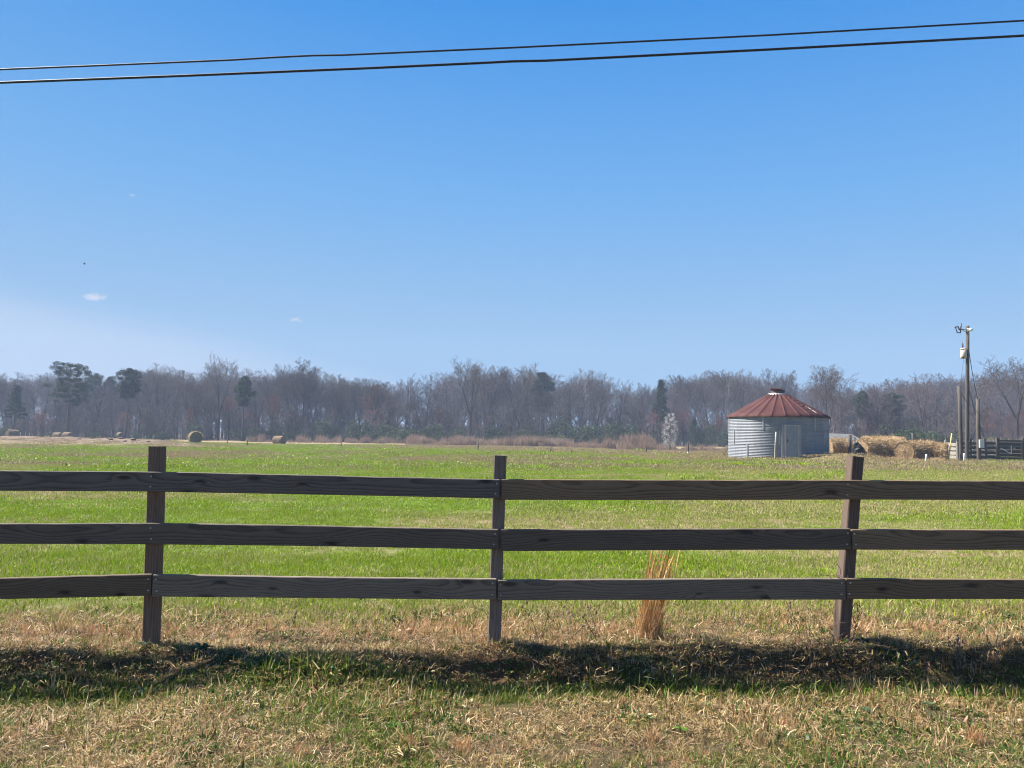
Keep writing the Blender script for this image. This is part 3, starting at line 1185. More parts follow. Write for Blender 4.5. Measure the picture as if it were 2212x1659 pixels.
def sheet_mesh(a0, a1, z0, z1, off):
    na, nz = 14, int((z1 - z0) / 0.0875 * 8)
    V = []
    for j in range(nz + 1):
        z = z0 + (z1 - z0) * j / nz
        r = BR + off + 0.0105 * math.sin(2 * math.pi * z / 0.0875)
        for i in range(na + 1):
            a = a0 + (a1 - a0) * i / na
            V.append((r * math.cos(a), r * math.sin(a), z))
    q = (np.arange(nz)[:, None] * (na + 1) + np.arange(na)[None, :]).ravel()
    Q = np.stack([q, q + 1, q + na + 2, q + na + 1], 1)
    return raw_mesh('wall_sheet', np.array(V), [Q], smooth=True)


TH = H / 3
for tier, first in ((2, 16.0), (1, 58.0), (0, 35.5)):
    for k in range(6):
        a1 = ang(first - 60 * k)
        a0 = ang(first - 60 * k + 60.9)
        sh = obj('wall_sheet', sheet_mesh(a0, a1, tier * TH, (tier + 1) * TH + (0.02 if tier < 2 else 0), 0.004 * (k % 2) + 0.004 * tier), M['galv'], gbin)
        if -100 < (first - 60 * k + 180) % 360 - 180 < 100:
            st = MB()
            a = ang(first - 60 * k)
            st.box((math.cos(a) * (BR + 0.030), math.sin(a) * (BR + 0.030), tier * TH + TH / 2), (0.012, 0.075, TH - 0.03), Matrix.Rotation(a, 3, 'Z'))
            st.build('seam_strip', M['tin'], sh)
    if tier:
        hb = MB()
        hb.tube([(math.cos(2 * math.pi * i / 48) * (BR + 0.012), math.sin(2 * math.pi * i / 48) * (BR + 0.012), tier * TH) for i in range(49)], 0.014, 5, False)
        hb.build('hoop', M['galv'], gbin)

# roof: 24 wedge panels with a raised rib along one edge
ER, TR = BR + 0.10, 0.50
TZ = at(1680, 851, 45.6).z - BZ0
EZ = H - 0.02
pv = MB()
half = R(7.5)
for (r, z) in ((ER, EZ), (TR, TZ)):
    pass
nr = 6
V, Q = [], []
for i in range(nr + 1):
    t = i / nr
    r = ER + (TR - ER) * t
    z = EZ + (TZ - EZ) * t
    for (a, lift) in ((-half, 0.0), (-half + 0.018 / r * 1.2, 0.045), (-half + 0.05 / r * 1.2, 0.045), (-half + 0.075 / r * 1.2, 0.0), (0, -0.012), (half, 0.0)):
        V.append((r * math.cos(a), r * math.sin(a), z + lift))
for i in range(nr):
    for k in range(5):
        Q.append((i * 6 + k, (i + 1) * 6 + k, (i + 1) * 6 + k + 1, i * 6 + k + 1))
# turned-down lip at the eave
o6 = len(V)
for k in range(6):
    x0, y0, z0 = V[k]
    V.append((x0 * 0.998, y0 * 0.998, EZ - 0.05))
for k in range(5):
    Q.append((o6 + k, k, k + 1, o6 + k + 1))
pan = raw_mesh('roof_panel', np.array(V), [np.array(Q)])
for k in range(24):
    o = obj('roof_panel', pan, M['rust'], gbin)
    o.rotation_euler = (0, 0, TOCAM + R(15 * k))
# ladder rungs up the roof slope on the right
for i in range(7):
    t = 0.10 + 0.13 * i
    r = ER + (TR - ER) * t
    z = EZ + (TZ - EZ) * t
    a = ang(-46)
    mid = Vector((r * math.cos(a), r * math.sin(a), z + 0.10))
    tx = Vector((-math.sin(a), math.cos(a), 0))
    w = 0.20
    b = MB().tube([mid - tx * w - Vector((0, 0, 0.11)), mid - tx * w, mid + tx * w, mid + tx * w - Vector((0, 0, 0.11))], 0.02, 6)
    b.build('ladder_rung', M['rustdark'], gbin)
ra = ang(-53)
b = MB()
for (t0, t1) in ((0.12, 0.42),):
    p0 = Vector((math.cos(ra) * (ER + (TR - ER) * t0), math.sin(ra) * (ER + (TR - ER) * t0), EZ + (TZ - EZ) * t0 + 0.06))
    p1 = Vector((math.cos(ra) * (ER + (TR - ER) * t1), math.sin(ra) * (ER + (TR - ER) * t1), EZ + (TZ - EZ) * t1 + 0.06))
    b.tube([p0, p1], 0.02, 6)
b.build('ladder_rail', M['tin'], gbin)
# cap: pale collar, dark throat and a tilted rusty lid
b = MB()
b.tube([(0, 0, TZ - 0.05), (0, 0, TZ + 0.05)], [TR + 0.09, TR + 0.03], 24)
collar = b.build('vent_collar', M['tin'], gbin)
b = MB().tube([(0, 0, TZ + 0.04), (0.02, 0, TZ + 0.20)], [TR - 0.12, TR - 0.16], 20)
b.build('vent_throat', M['rustdark'], gbin)
b = MB()
tl = Matrix.Rotation(R(9), 3, 'Y')
rim = [tl @ Vector((0.43 * math.cos(2 * math.pi * i / 20), 0.43 * math.sin(2 * math.pi * i / 20), 0.0)) + Vector((-0.02, 0, TZ + 0.30)) for i in range(20)]
rim2 = [p + Vector((0, 0, -0.06)) for p in rim]
apex = Vector((-0.02, 0, TZ + 0.40))
vs = rim + rim2 + [apex, Vector((-0.02, 0, TZ + 0.24))]
fs = [(i, (i + 1) % 20, 40) for i in range(20)] + [(i, 20 + i, 20 + (i + 1) % 20, (i + 1) % 20) for i in range(20)] + [(20 + (i + 1) % 20, 20 + i, 41) for i in range(20)]
b.add(vs, fs)
b.build('vent_lid', M['rust'], gbin)

# door and its frame
da = ang(-15)
dn = Vector((math.cos(da), math.sin(da), 0))
dt = Vector((-math.sin(da), math.cos(da), 0))           # to the right seen from the camera side is +dt or -dt
rotd = Matrix((dt, dn, Vector((0, 0, 1)))).transposed()


def dbox(mb, cx, cz, sx, sy, sz, off=0.0):
    c = dn * (BR + off) + dt * cx + Vector((0, 0, cz))
    return mb.box(c, (sx, sy, sz), rotd, 0.004)


fr = MB()
for sx in (-0.50, 0.50):
    dbox(fr, sx, 0.98, 0.075, 0.14, 1.96, 0.00)
dbox(fr, 0, 2.00, 1.08, 0.13, 0.07, 0.00)
fr.build('door_surround', M['galv'], gbin)
fr = MB()
for sx in (-0.36, 0.36):
    dbox(fr, sx, 0.98, 0.085, 0.08, 1.75, 0.09)
dbox(fr, 0, 1.90, 0.81, 0.08, 0.09, 0.092)
dbox(fr, 0, 0.075, 0.81, 0.08, 0.06, 0.092)
dbox(fr, -0.45, 0.98, 0.03, 0.05, 1.8, 0.05)
dbox(fr, 0.45, 0.98, 0.03, 0.05, 1.8, 0.05)
frame = fr.build('door_frame', M['tin'], gbin)
dr_ = MB()
dbox(dr_, 0, 0.98, 0.635, 0.03, 1.74, 0.095)
door = dr_.build('door', M['door'], gbin)
hd = MB()
dbox(hd, -0.25, 1.05, 0.05, 0.05, 0.16, 0.13)
hd.build('door_handle', M['rustdark'], door)
b = MB()
for i in range(40):
    pass
fo = []
b.tube([(0, 0, -0.28), (0, 0, 0.004)], [BR + 0.10, BR + 0.05], 40)
b.build('foundation', M['concrete'], gbin)

# ------------------------------------------------------------------ posts, stakes and poles around the yard
M['pole'] = mat_plain('pole_wood', [(0.3, (0.045, 0.038, 0.032)), (0.7, (0.09, 0.077, 0.065))], 3, 0.9, 0, 0.3, 0.02, (6, 6, 0.5))
M['stake'] = mat_plain('grey_stake', [(0.3, (0.22, 0.205, 0.17)), (0.7, (0.34, 0.32, 0.27))], 4, 0.9)
M['iron'] = mat_plain('dark_iron', [(0.3, (0.035, 0.03, 0.028)), (0.7, (0.08, 0.065, 0.06))], 8, 0.7)
M['white'] = mat_plain('white_pipe', [(0.3, (0.52, 0.51, 0.49)), (0.7, (0.62, 0.61, 0.59))], 6, 0.5)
M['yellow'] = mat_plain('yellow_pole', [(0.3, (0.42, 0.36, 0.12)), (0.7, (0.58, 0.50, 0.18))], 6, 0.6)
M['grey'] = mat_plain('grey_metal', [(0.3, (0.40, 0.41, 0.42)), (0.7, (0.52, 0.53, 0.54))], 4, 0.5, 0.4, 0.1)
M['wire'] = mat_plain('black_cable', [(0.3, (0.012, 0.013, 0.016)), (0.7, (0.03, 0.031, 0.035))], 20, 0.6, 0, 0.1)
M['cream'] = mat_plain('transformer_paint', [(0.3, (0.36, 0.31, 0.25)), (0.7, (0.44, 0.39, 0.32))], 3, 0.5)
M['lens'] = mat_plain('lamp_glass', [(0.3, (0.55, 0.68, 0.62)), (0.7, (0.66, 0.78, 0.72))], 3, 0.2)
M['porc'] = mat_plain('insulator_glaze', [(0.3, (0.05, 0.055, 0.07)), (0.7, (0.09, 0.095, 0.11))], 6, 0.3)


def stick(name, ut, vt, ub, vb, Y, r0, r1, mat, label, cat, group=None, n=8, sink=0.25):
    top, bot = at(ut, vt, Y), at(ub, vb, Y)
    g = gz1(bot.x, bot.y)
    base = Vector((bot.x, bot.y, g))
    pts = [base - Vector((0, 0, sink)) - base, Vector((0, 0, 0)), (top - base) * 0.5, top - base]
    o = MB().tube(pts, [r0, r0, (r0 + r1) / 2, r1], n).build(name, mat, None, True)
    o.location = base
    return tag(o, label, cat, group)


stick('wooden_stake', 1676.5, 933, 1674, 995, 42.3, 0.055, 0.045, M['stake'], 'pale wooden stake leaning against the front of the grain bin', 'post')
stick('wooden_stake', 1786, 955, 1786.5, 992, 44.4, 0.05, 0.05, M['pole'], 'short dark post at the right edge of the grain bin', 'post')
stick('wooden_post', 1836, 939, 1835, 978, 46.0, 0.10, 0.10, M['pole'], 'grey post between the orange bale and the black blob', 'post')
stick('short_pole', 2072, 834, 2077, 995.5, 46.6, 0.12, 0.105, M['pole'], 'shorter bare pole just left of the utility pole', 'pole', None, 12)
sp = thing('short_pole', at(2115, 993, 47.6), 'shorter pole with grey meter box right of the utility pole', 'pole')
sp.location.z = gz1(sp.location.x, sp.location.y)
top = at(2112, 862, 47.6) - sp.location
MB().tube([(0, 0, -0.3), (0, 0, 0), top * 0.5, top], [0.13, 0.13, 0.12, 0.11], 12).build('pole_shaft', M['pole'], sp, True)
pb = at(2120, 958.5, 47.45) - sp.location
MB().box(pb, (0.27, 0.16, 0.50), None, 0.01).build('meter_box', M['grey'], sp)
MB().tube([pb + Vector((0, 0.1, -0.25)), Vector((pb.x - 0.02, pb.y + 0.1, 0.0))], 0.025, 6).build('conduit', M['grey'], sp, True)
MB().tube([pb + Vector((-0.06, 0.12, 0.25)), top + Vector((0.13, -0.02, -0.2))], 0.02, 6).build('conduit', M['grey'], sp, True)
stick('yellow_pole', 2056, 936, 2048.5, 993, 46.2, 0.035, 0.035, M['yellow'], 'thin yellow stick leaning in front of the pale board fence', 'stick')
stick('thin_post', 2042.5, 947, 2045.5, 989, 46.8, 0.03, 0.03, M['iron'], 'thin dark metal post left of the yellow stick', 'post')
stick('white_stub', 2001, 981.5, 2000, 996, 43.6, 0.055, 0.055, M['white'], 'short white pipe in front of the right-hand hay bales', 'pipe')
stick('white_stub', 2082.5, 979, 2083, 997, 46.4, 0.05, 0.05, M['white'], 'short white pipe between the two tall poles', 'pipe')
stick('white_stub', 1486, 976, 1485.5, 985, 58.0, 0.06, 0.06, M['white'], 'short white pipe standing left of the grain bin', 'pipe')
stick('wooden_post', 1971.5, 935, 1973, 968, 60.0, 0.09, 0.09, M['iron'], 'dark post rising behind the hay bales', 'post')

# utility pole
up = at(2089, 995.5, 48.0)
up.z = gz1(up.x, up.y)
upole = thing('utility_pole', up, 'tall wooden utility pole with transformer and light', 'utility pole')


def ul(u, v, dy=0.0):
    return at(u, v, 48.0 + dy) - up


ptop = ul(2090.2, 704)
MB().tube([(0, 0, -0.4), (0, 0, 0), ptop * 0.33, ptop * 0.66, ptop], [0.135, 0.13, 0.118, 0.108, 0.098], 14).build('pole_shaft', M['pole'], upole, True)
tb, tt = ul(2081.2, 774.5, -0.1), ul(2081.4, 753.5, -0.1)
tr = MB().tube([tb, tb + (tt - tb) * 0.05, tt], [0.165, 0.185, 0.185], 18)
tro = tr.build('transformer', M['cream'], upole, True)
MB().tube([tt - Vector((0, 0, 0.06)), tt, tt + Vector((0, 0, 0.05))], [0.2, 0.2, 0.12], 18).build('transformer_lid', M['cream'], tro, True)
MB().tube([ul(2080, 753, -0.1), ul(2079.4, 745, -0.1), ul(2079, 737, -0.1)], [0.035, 0.045, 0.02], 8).build('bushing', M['porc'], tro, True)
MB().box(ul(2080, 772, -0.3), (0.16, 0.05, 0.06)).build('lug', M['rustdark'], tro)
MB().box((tb + tt) / 2 + Vector((0.2, 0.08, 0)), (0.14, 0.12, 0.30)).build('mount', M['iron'], tro)
# bracket with cut-out fuse at the top
MB().tube([ul(2088, 712.5), ul(2077, 711)], 0.022, 6).build('bracket', M['iron'], upole)
MB().tube([ul(2089, 719), ul(2076.5, 711)], 0.018, 6).build('brace', M['iron'], upole)
MB().tube([ul(2076.2, 698.5), ul(2075.6, 706), ul(2074.6, 718.5)], [0.03, 0.045, 0.04], 8).build('insulator', M['porc'], upole, True)
MB().tube([ul(2062.5, 706.8), ul(2069.5, 705.6), ul(2073.0, 713)], [0.05, 0.04, 0.05], 8).build('fuse_arm', M['porc'], upole, True)
MB().tube([ul(2064, 707), ul(2068, 718.8), ul(2075.5, 718.4)], [0.03, 0.035, 0.04], 8).build('fuse_tube', M['porc'], upole, True)
lamp = MB().tube([ul(2090, 711, -0.1), ul(2095.5, 711.2, -0.1)], 0.045, 8).build('light_arm', M['grey'], upole, True)
MB().tube([ul(2095, 709, -0.1), ul(2096, 713, -0.1), ul(2096, 715.5, -0.1)], [0.07, 0.17, 0.10], 12).build('lamp_lens', M['lens'], lamp, True)
MB().tube([ul(2096, 711.6, -0.1), ul(2101.5, 711.3, -0.1)], [0.06, 0.03], 8).build('lamp_hood', M['grey'], lamp, True)


def sag(p0, p1, drop, n=14):
    return [p0.lerp(p1, i / n) - Vector((0, 0, drop * 4 * (i / n) * (1 - i / n))) for i in range(n + 1)]


def cable(name, pts, r, label, cat, n=6, group=None, mat=None):
    o = MB().tube([p - pts[0] for p in pts], r, n).build(name, mat or M['wire'], None, True)
    o.location = pts[0]
    return tag(o, label, cat, group)


cable('service_wire', sag(at(2092.5, 753, 47.95), at(2113.5, 866, 47.6), 0.35), 0.02, 'dark service wire sagging from utility pole to meter pole', 'wire')
cable('service_wire', sag(at(2081.5, 776, 47.9), at(2072.5, 838, 46.6), 0.12), 0.008, 'faint thin wire from transformer down to the shorter left pole', 'wire')
cable('brace_wire', sag(at(2074, 845, 46.6), at(2088.5, 868, 48.0), 0.03), 0.018, 'short dark wire joining left short pole and utility pole', 'wire')

# overhead lines crossing the sky, carried by poles outside the picture
LY = 7.0
L1 = [(0, 150), (250, 140), (500, 129.5), (600, 123.5), (675, 120), (740, 119), (1106, 103), (1660, 76), (2212, 44.5)]
L2 = [(0, 178.5), (400, 163.5), (800, 147), (1050, 135.5), (1106, 132.5), (1180, 131), (1660, 107), (2212, 77)]
for nm, L, r, lab in (('overhead_cable', L1, 0.0088, 'upper thin black cable crossing the blue sky'), ('overhead_cable', L2, 0.0118, 'lower thicker black cable crossing the blue sky')):
    pts = [at(u, v, LY) for u, v in L]
    a, b = pts[0], pts[-1]
    sl = (pts[1] - pts[0]).normalized()
    sr = (pts[-1] - pts[-2]).normalized()
    left = Vector((-15.0, LY, a.z + sl.z / sl.x * (-15.0 - a.x) * 0.7))
    right = Vector((17.0, LY, b.z + sr.z / sr.x * (17.0 - b.x)))
    pts = [left, left.lerp(a, 0.5) - Vector((0, 0, 0.04))] + pts + [b.lerp(right, 0.5), right]
    cable(nm, pts, r, lab, 'cable', 8, 'overhead cables')
for px, pz in ((-15.0, 5.6), (17.0, 8.6)):
    g = gz1(px, LY)
    e = thing('roadside_pole', (px, LY + 0.22, g), 'roadside pole beyond the %s edge carrying the overhead cables' % ('left' if px < 0 else 'right'), 'utility pole')
    MB().tube([(0, 0, -0.4), (0, 0, pz - g + 1.0)], [0.15, 0.11], 12).build('pole_shaft', M['pole'], e, True)

# ------------------------------------------------------------------ hay
m = Mat('baled_hay')
co = m.coord('Object', rand=9.0)
n1 = m.noise(m_map(m, co, (1.0, 5.0, 5.0)), 2.0, 5, 0.7)
n2 = m.noise(co, 1.1, 4, 0.6)
n3 = m.noise(m_map(m, co, (1.0, 6.0, 6.0)), 9.0, 4, 0.7)
c = m.ramp(n1, [(0.25, (0.07, 0.05, 0.03)), (0.5, (0.16, 0.118, 0.07)), (0.75, (0.26, 0.20, 0.125))])
c = m.mix(m.ramp(n2, [(0.35, (0.7,) * 3), (0.65, (0,) * 3)]), c, (0.13, 0.105, 0.075))
m.bump(m.math('ADD', n1, n3), 0.9, 0.05)
M['bale'] = m.set(c, 0.95, 0, 0.1)
m = Mat('fresh_hay')
co = m.coord('Object', rand=9.0)
n1 = m.noise(m_map(m, co, (1.0, 4.0, 4.0)), 2.2, 5, 0.7)
n3 = m.noise(co, 11.0, 4, 0.7)
c = m.ramp(n1, [(0.25, (0.10, 0.065, 0.035)), (0.5, (0.24, 0.165, 0.09)), (0.75, (0.36, 0.26, 0.15))])
m.bump(m.math('ADD', n1, n3), 1.0, 0.06)
M['hay'] = m.set(c, 0.95, 0, 0.1)


def bale_meshes(dia, width, lump, seed, flatten=0.06):
    g = np.random.default_rng(seed)
    n, k = 40, 14
    r0 = dia / 2
    th = np.linspace(0, 2 * np.pi, n, endpoint=False)
    xs = np.linspace(-width / 2, width / 2, k)
    V = []
    ph = g.random() * 50
    for xi, xv in enumerate(xs):
        e = abs(xv) / (width / 2)
        rr = r0 * (1 - 0.05 * e ** 6)
        w = 1 + lump * (fbm(th * 1.9 + ph, xv * 2.0 + ph + th * 0, seed, 4) - 0.5) * 2
        w[-3:] = w[-3:] * np.array([0.75, 0.5, 0.25]) + w[0] * np.array([0.25, 0.5, 0.75])
        yy, zz = rr * w * np.cos(th), rr * w * np.sin(th)
        zz = np.maximum(zz, -r0 * (1 - flatten))
        V.append(np.stack([np.full(n, xv), yy, zz + r0 * (1 - flatten)], 1))
    side = np.concatenate(V)
    q = (np.arange(k - 1)[:, None] * n + np.arange(n)[None, :]).ravel()
    q2 = (np.arange(k - 1)[:, None] * n + (np.arange(n)[None, :] + 1) % n).ravel()
    sm = raw_mesh('rolled_side', side, [np.stack([q, q2, q2 + n, q + n], 1)], True)
    ends = []
    for s, ring in ((-1, V[0]), (1, V[-1])):
        rings = []
        c = ring.mean(0)
        for j in range(9):
            t = 1 - j / 9
            d = 0.018 * (j % 2) + 0.03 * fbm(th * 2.0, th * 0 + j, seed + 4, 3)
            p = c + (ring - c) * t
            p = p.copy()
            p[:, 0] = ring[:, 0] + s * (0.05 * (1 - t) - d) * (0 if j == 0 else 1)
            rings.append(p)
        rings.append(np.array([c + np.array([s * 0.03, 0, 0])]))
        EV = np.concatenate(rings)
        a = (np.arange(8)[:, None] * n + np.arange(n)[None, :]).ravel()
        b = (np.arange(8)[:, None] * n + (np.arange(n)[None, :] + 1) % n).ravel()
        qq = np.stack([a, b, b + n, a + n], 1) if s < 0 else np.stack([b, a, a + n, b + n], 1)
        tr = np.stack([8 * n + np.arange(n), 8 * n + (np.arange(n) + 1) % n, np.full(n, 9 * n)], 1)
        ends.append(raw_mesh('bale_end', EV, [qq, tr]))
    return sm, ends


def straw_fringe(name, dia, width, count, seed, parent, mat, ln=0.22):
    g = np.random.default_rng(seed)
    r = dia / 2
    th = g.uniform(-0.7, np.pi + 0.7, count)
    xv = g.uniform(-width / 2, width / 2, count)
    c = np.stack([xv, r * 1.03 * np.cos(th), r * 0.95 + r * 1.03 * np.sin(th)], 1)
    dirn = np.stack([g.normal(0, 1, count), np.cos(th) * 0.7 + g.normal(0, 0.8, count), np.sin(th) * 0.3 - 0.5 + g.normal(0, 0.6, count)], 1)
    dirn /= np.linalg.norm(dirn, axis=1)[:, None]
    L = ln * g.uniform(0.5, 1.5, count)[:, None]
    sd = np.cross(dirn, g.normal(0, 1, (count, 3)))
    sd /= np.linalg.norm(sd, axis=1)[:, None]
    w = 0.012
    V = np.stack([c - sd * w, c + sd * w, c + dirn * L], 1).reshape(-1, 3)
    me = raw_mesh(name, V, [np.arange(count * 3).reshape(-1, 3)])
    pal = np.array([(0.46, 0.33, 0.18), (0.36, 0.24, 0.12), (0.52, 0.40, 0.24), (0.22, 0.14, 0.07)])
    vcol(me, 'col', np.repeat(pal[g.integers(0, 4, count)], 3, 0))
    o = obj(name, me, M['blade'], parent)
    o['kind'] = 'stuff'
    return o


def bale(u, v, Y, dia, width, rz, label, group, mat, lump=0.05, fringe=0, seed=1, zoff=0.0, roll=0.0):
    p = at(u, v, Y)
    p.z = gz1(p.x, p.y) - 0.04 + zoff
    t = thing('hay_bale', p, label, 'hay bale', group, rz)
    sm, ends = bale_meshes(dia, width, lump, seed)
    obj('rolled_side', sm, mat, t)
    for e in ends:
        obj('bale_end', e, mat, t)
    if fringe:
        straw_fringe('loose_straw', dia, width, fringe, seed + 50, t, mat)
    return t


GB = 'round bales left in the far field'
bale(26, 947.5, 125, 1.55, 1.5, R(-125), 'slumped hay bale at the far left edge of the field', GB, M['bale'], 0.10, 0, 3)
bale(125, 949, 143, 1.35, 1.5, R(-15), 'left one of the two hay bales lying side by side', GB, M['bale'], 0.05, 0, 4)
bale(145.5, 951.5, 134, 1.5, 1.35, R(-12), 'right one of the two hay bales lying side by side', GB, M['bale'], 0.05, 0, 5)
bale(260.5, 949.5, 148, 1.5, 1.5, R(-42), 'hay bale in front of the tall thin pine', GB, M['bale'], 0.05, 0, 6)
bale(421, 957.5, 99, 1.55, 1.6, R(-58), 'largest far hay bale, its round end turned to camera', GB, M['bale'], 0.06, 300, 7)
bale(603, 960.5, 116, 1.35, 1.6, R(-28), 'hay bale at right end of row, pale left end', GB, M['bale'], 0.05, 250, 8)
GP = 'loose hay bales piled beside the grain bin'
bale(1812, 983, 49.5, 1.35, 1.5, R(8), 'orange hay bale just right of the grain bin', GP, M['hay'], 0.10, 700, 11)
bale(1884, 993, 46.4, 1.30, 1.6, R(15), 'broad slumped hay bale left in the pile', GP, M['hay'], 0.22, 2400, 12)
bale(1897, 991, 47.8, 1.50, 1.6, R(-8), 'tallest hay bale at the back of the pile', GP, M['hay'], 0.18, 2000, 13)
bale(1926, 993, 47.0, 1.45, 1.5, R(-20), 'rounded hay bale in the middle of the pile', GP, M['hay'], 0.2, 2000, 14)
bale(1963, 994, 45.8, 1.2, 1.4, R(-138), 'hay bale showing its round end in the pile', GP, M['hay'], 0.13, 2000, 15)
bale(1992, 993, 46.6, 1.25, 1.5, R(10), 'ragged hay bale behind the short white pipe', GP, M['hay'], 0.24, 2200, 16)
bale(2018, 993, 46.4, 1.15, 1.4, R(-35), 'dark-sided hay bale at right end of the pile', GP, M['hay'], 0.24, 2000, 17)

# loose hay spread round the foot of the pile
g = np.random.default_rng(5)
n = 5200
uu = g.uniform(1856, 2040, n)
YY = g.uniform(43.8, 47.4, n)
xs = (uu - 1106) / F * YY
LV, LC = [], []
zz = gz(xs, YY) + 0.04 + 0.30 * np.exp(-((YY - 45.4) / 0.8) ** 2) * fbm(xs * 1.2, YY * 1.2, 8, 3)
dirn = g.normal(0, 1, (n, 3)) * np.array([1, 1, 0.5])
dirn /= np.linalg.norm(dirn, axis=1)[:, None]
c0 = np.stack([xs, YY, zz], 1)
sd = np.cross(dirn, g.normal(0, 1, (n, 3)))
sd /= np.linalg.norm(sd, axis=1)[:, None]
V = np.stack([c0 - sd * 0.014, c0 + sd * 0.014, c0 + dirn * g.uniform(0.1, 0.4, (n, 1))], 1).reshape(-1, 3)
me = raw_mesh('loose_hay', V, [np.arange(n * 3).reshape(-1, 3)])
pal = np.array([(0.40, 0.28, 0.15), (0.30, 0.20, 0.11), (0.46, 0.34, 0.20), (0.17, 0.11, 0.06)])
vcol(me, 'col', np.repeat(pal[g.integers(0, 4, n)], 3, 0))
tag(obj('loose_hay', me, M['blade']), 'loose hay scattered at the foot of the bale pile', None, None, 'stuff')

# black crumpled blob of no known kind, wedged between the bales
M['blob'] = mat_plain('crumpled_black', [(0.3, (0.008, 0.009, 0.011)), (0.7, (0.02, 0.021, 0.025))], 5, 0.45, 0, 0.5, 0.05)
p = at(1855, 981, 46.2)
bm = bmesh.new()
bmesh.ops.create_icosphere(bm, subdivisions=4, radius=1.0)
for v in bm.verts:
    c = v.co
    f = 0.75 + 0.9 * float(fbm(c.x * 2.1 + 5, c.z * 2.1 + c.y * 1.3 + 9, 3, 4) - 0.3)
    v.co = Vector((c.x * 0.34 * f, c.y * 0.4 * f, c.z * 0.46 * f + (0.16 if c.z > 0.55 and c.x < -0.2 else 0)))
me = bpy.data.meshes.new('black_blob')
bm.to_mesh(me)
bm.free()
o = tag(obj('black_blob', me, M['blob']), 'black crumpled blob wedged between two hay bales', 'blob')
o.location = (p.x, p.y, gz1(p.x, p.y) + 0.46)

# ------------------------------------------------------------------ small shed behind the bin
M['shedroof'] = mat_plain('shed_roof', [(0.3, (0.10, 0.098, 0.095)), (0.7, (0.15, 0.147, 0.14))], 2, 0.8)
M['shedwall'] = mat_plain('shed_boards', [(0.3, (0.10, 0.085, 0.075)), (0.7, (0.17, 0.15, 0.13))], 3, 0.9, 0, 0.4, 0.02, (1, 6, 1))
SY = 74.0
sr = at(1835, 937.5, SY)
sg = gz1(sr.x, SY)
shed = thing('shed', (sr.x, SY, sg), 'low grey gable shed half hidden behind the hay', 'shed', None, R(24))
hr = sr.z - sg
he = hr - 0.75
wd, ln_ = 1.7, 3.6
for s in (-1, 1):
    b = MB()
    vs = [Vector((0.25, 0, hr)), Vector((0.25, s * (wd + 0.3), he - 0.10)), Vector((-ln_, s * (wd + 0.3), he - 0.10)), Vector((-ln_, 0, hr))]
    b.add(vs + [p + Vector((0, 0, -0.06)) for p in vs], [(0, 1, 2, 3), (7, 6, 5, 4), (0, 4, 5, 1), (1, 5, 6, 2), (2, 6, 7, 3), (3, 7, 4, 0)])
    b.build('roof_slope', M['shedroof'], shed)
b = MB()
for X in (-0.05, -ln_ + 0.3):
    b.add([(X, -wd, -0.1), (X, wd, -0.1), (X, wd, he - 0.02), (X, 0, hr - 0.10), (X, -wd, he - 0.02)], [(0, 1, 2, 3, 4)])
for s in (-1, 1):
    b.add([(-0.05, s * wd, -0.1), (-ln_ + 0.3, s * wd, -0.1), (-ln_ + 0.3, s * wd, he - 0.02), (-0.05, s * wd, he - 0.02)], [(0, 1, 2, 3)])
b.build('wall', M['shedwall'], shed)

# ------------------------------------------------------------------ corral on the right
M['corral'] = mat_plain('corral_board', [(0.3, (0.035, 0.032, 0.03)), (0.7, (0.07, 0.064, 0.058))], 3, 0.9, 0, 0.3, 0.01, (1, 8, 8))  # corral boards coloured dark for their shaded side
M['palebd'] = mat_plain('sunlit_board', [(0.3, (0.16, 0.145, 0.125)), (0.7, (0.24, 0.22, 0.19))], 3, 0.9, 0, 0.3, 0.01, (1, 8, 8))  # the same boards coloured pale for the sides in sun


def plank_between(a, b, h, t, name, mat, parent, origin):
    a, b = Vector(a), Vector(b)
    ex = (b - a).normalized()
    ey = Vector((0, 0, 1)).cross(ex).normalized()
    rot = Matrix((ex, ey, ex.cross(ey))).transposed()
    o = MB().box((0, 0, 0), ((b - a).length, t, h), None, 0.006).build(name, mat, parent)
    o.matrix_local = Matrix.Translation((a + b) / 2 - origin) @ rot.to_4x4()
    return o


def pen(name, pts, boards, mat, label, hpost, lean=0.0, h=0.15):
    """pts: ground points of the posts, boards: heights of the board centres"""
    org = Vector((pts[0][0], pts[0][1], gz1(*pts[0])))
    t = thing(name, org, label, 'fence')
    P3 = [Vector((x, y, gz1(x, y))) for x, y in pts]
    for p in P3:
        hh = hpost * random.uniform(0.94, 1.10)
        MB().box(p - org + Vector((0, 0, hh / 2 - 0.15)), (0.14, 0.14, hh + 0.3), Matrix.Rotation(random.uniform(-0.02, 0.02), 3, 'Y'), 0.01).build('post', mat, t)
    for a, b in zip(P3, P3[1:]):
        nrm = (b - a).normalized().cross(Vector((0, 0, 1)))
        for z in boards:
            j0, j1 = random.uniform(-0.03, 0.03), random.uniform(-0.03, 0.03)
            plank_between(a + nrm * 0.09 + Vector((0, 0, z + j0)), b + nrm * 0.09 + Vector((0, 0, z + j1)), h * random.uniform(0.9, 1.1), 0.03, 'board', mat, t, org)
    return t


def xy(u, Y):
    return ((u - 1106) / F * Y * 1.0025, Y)


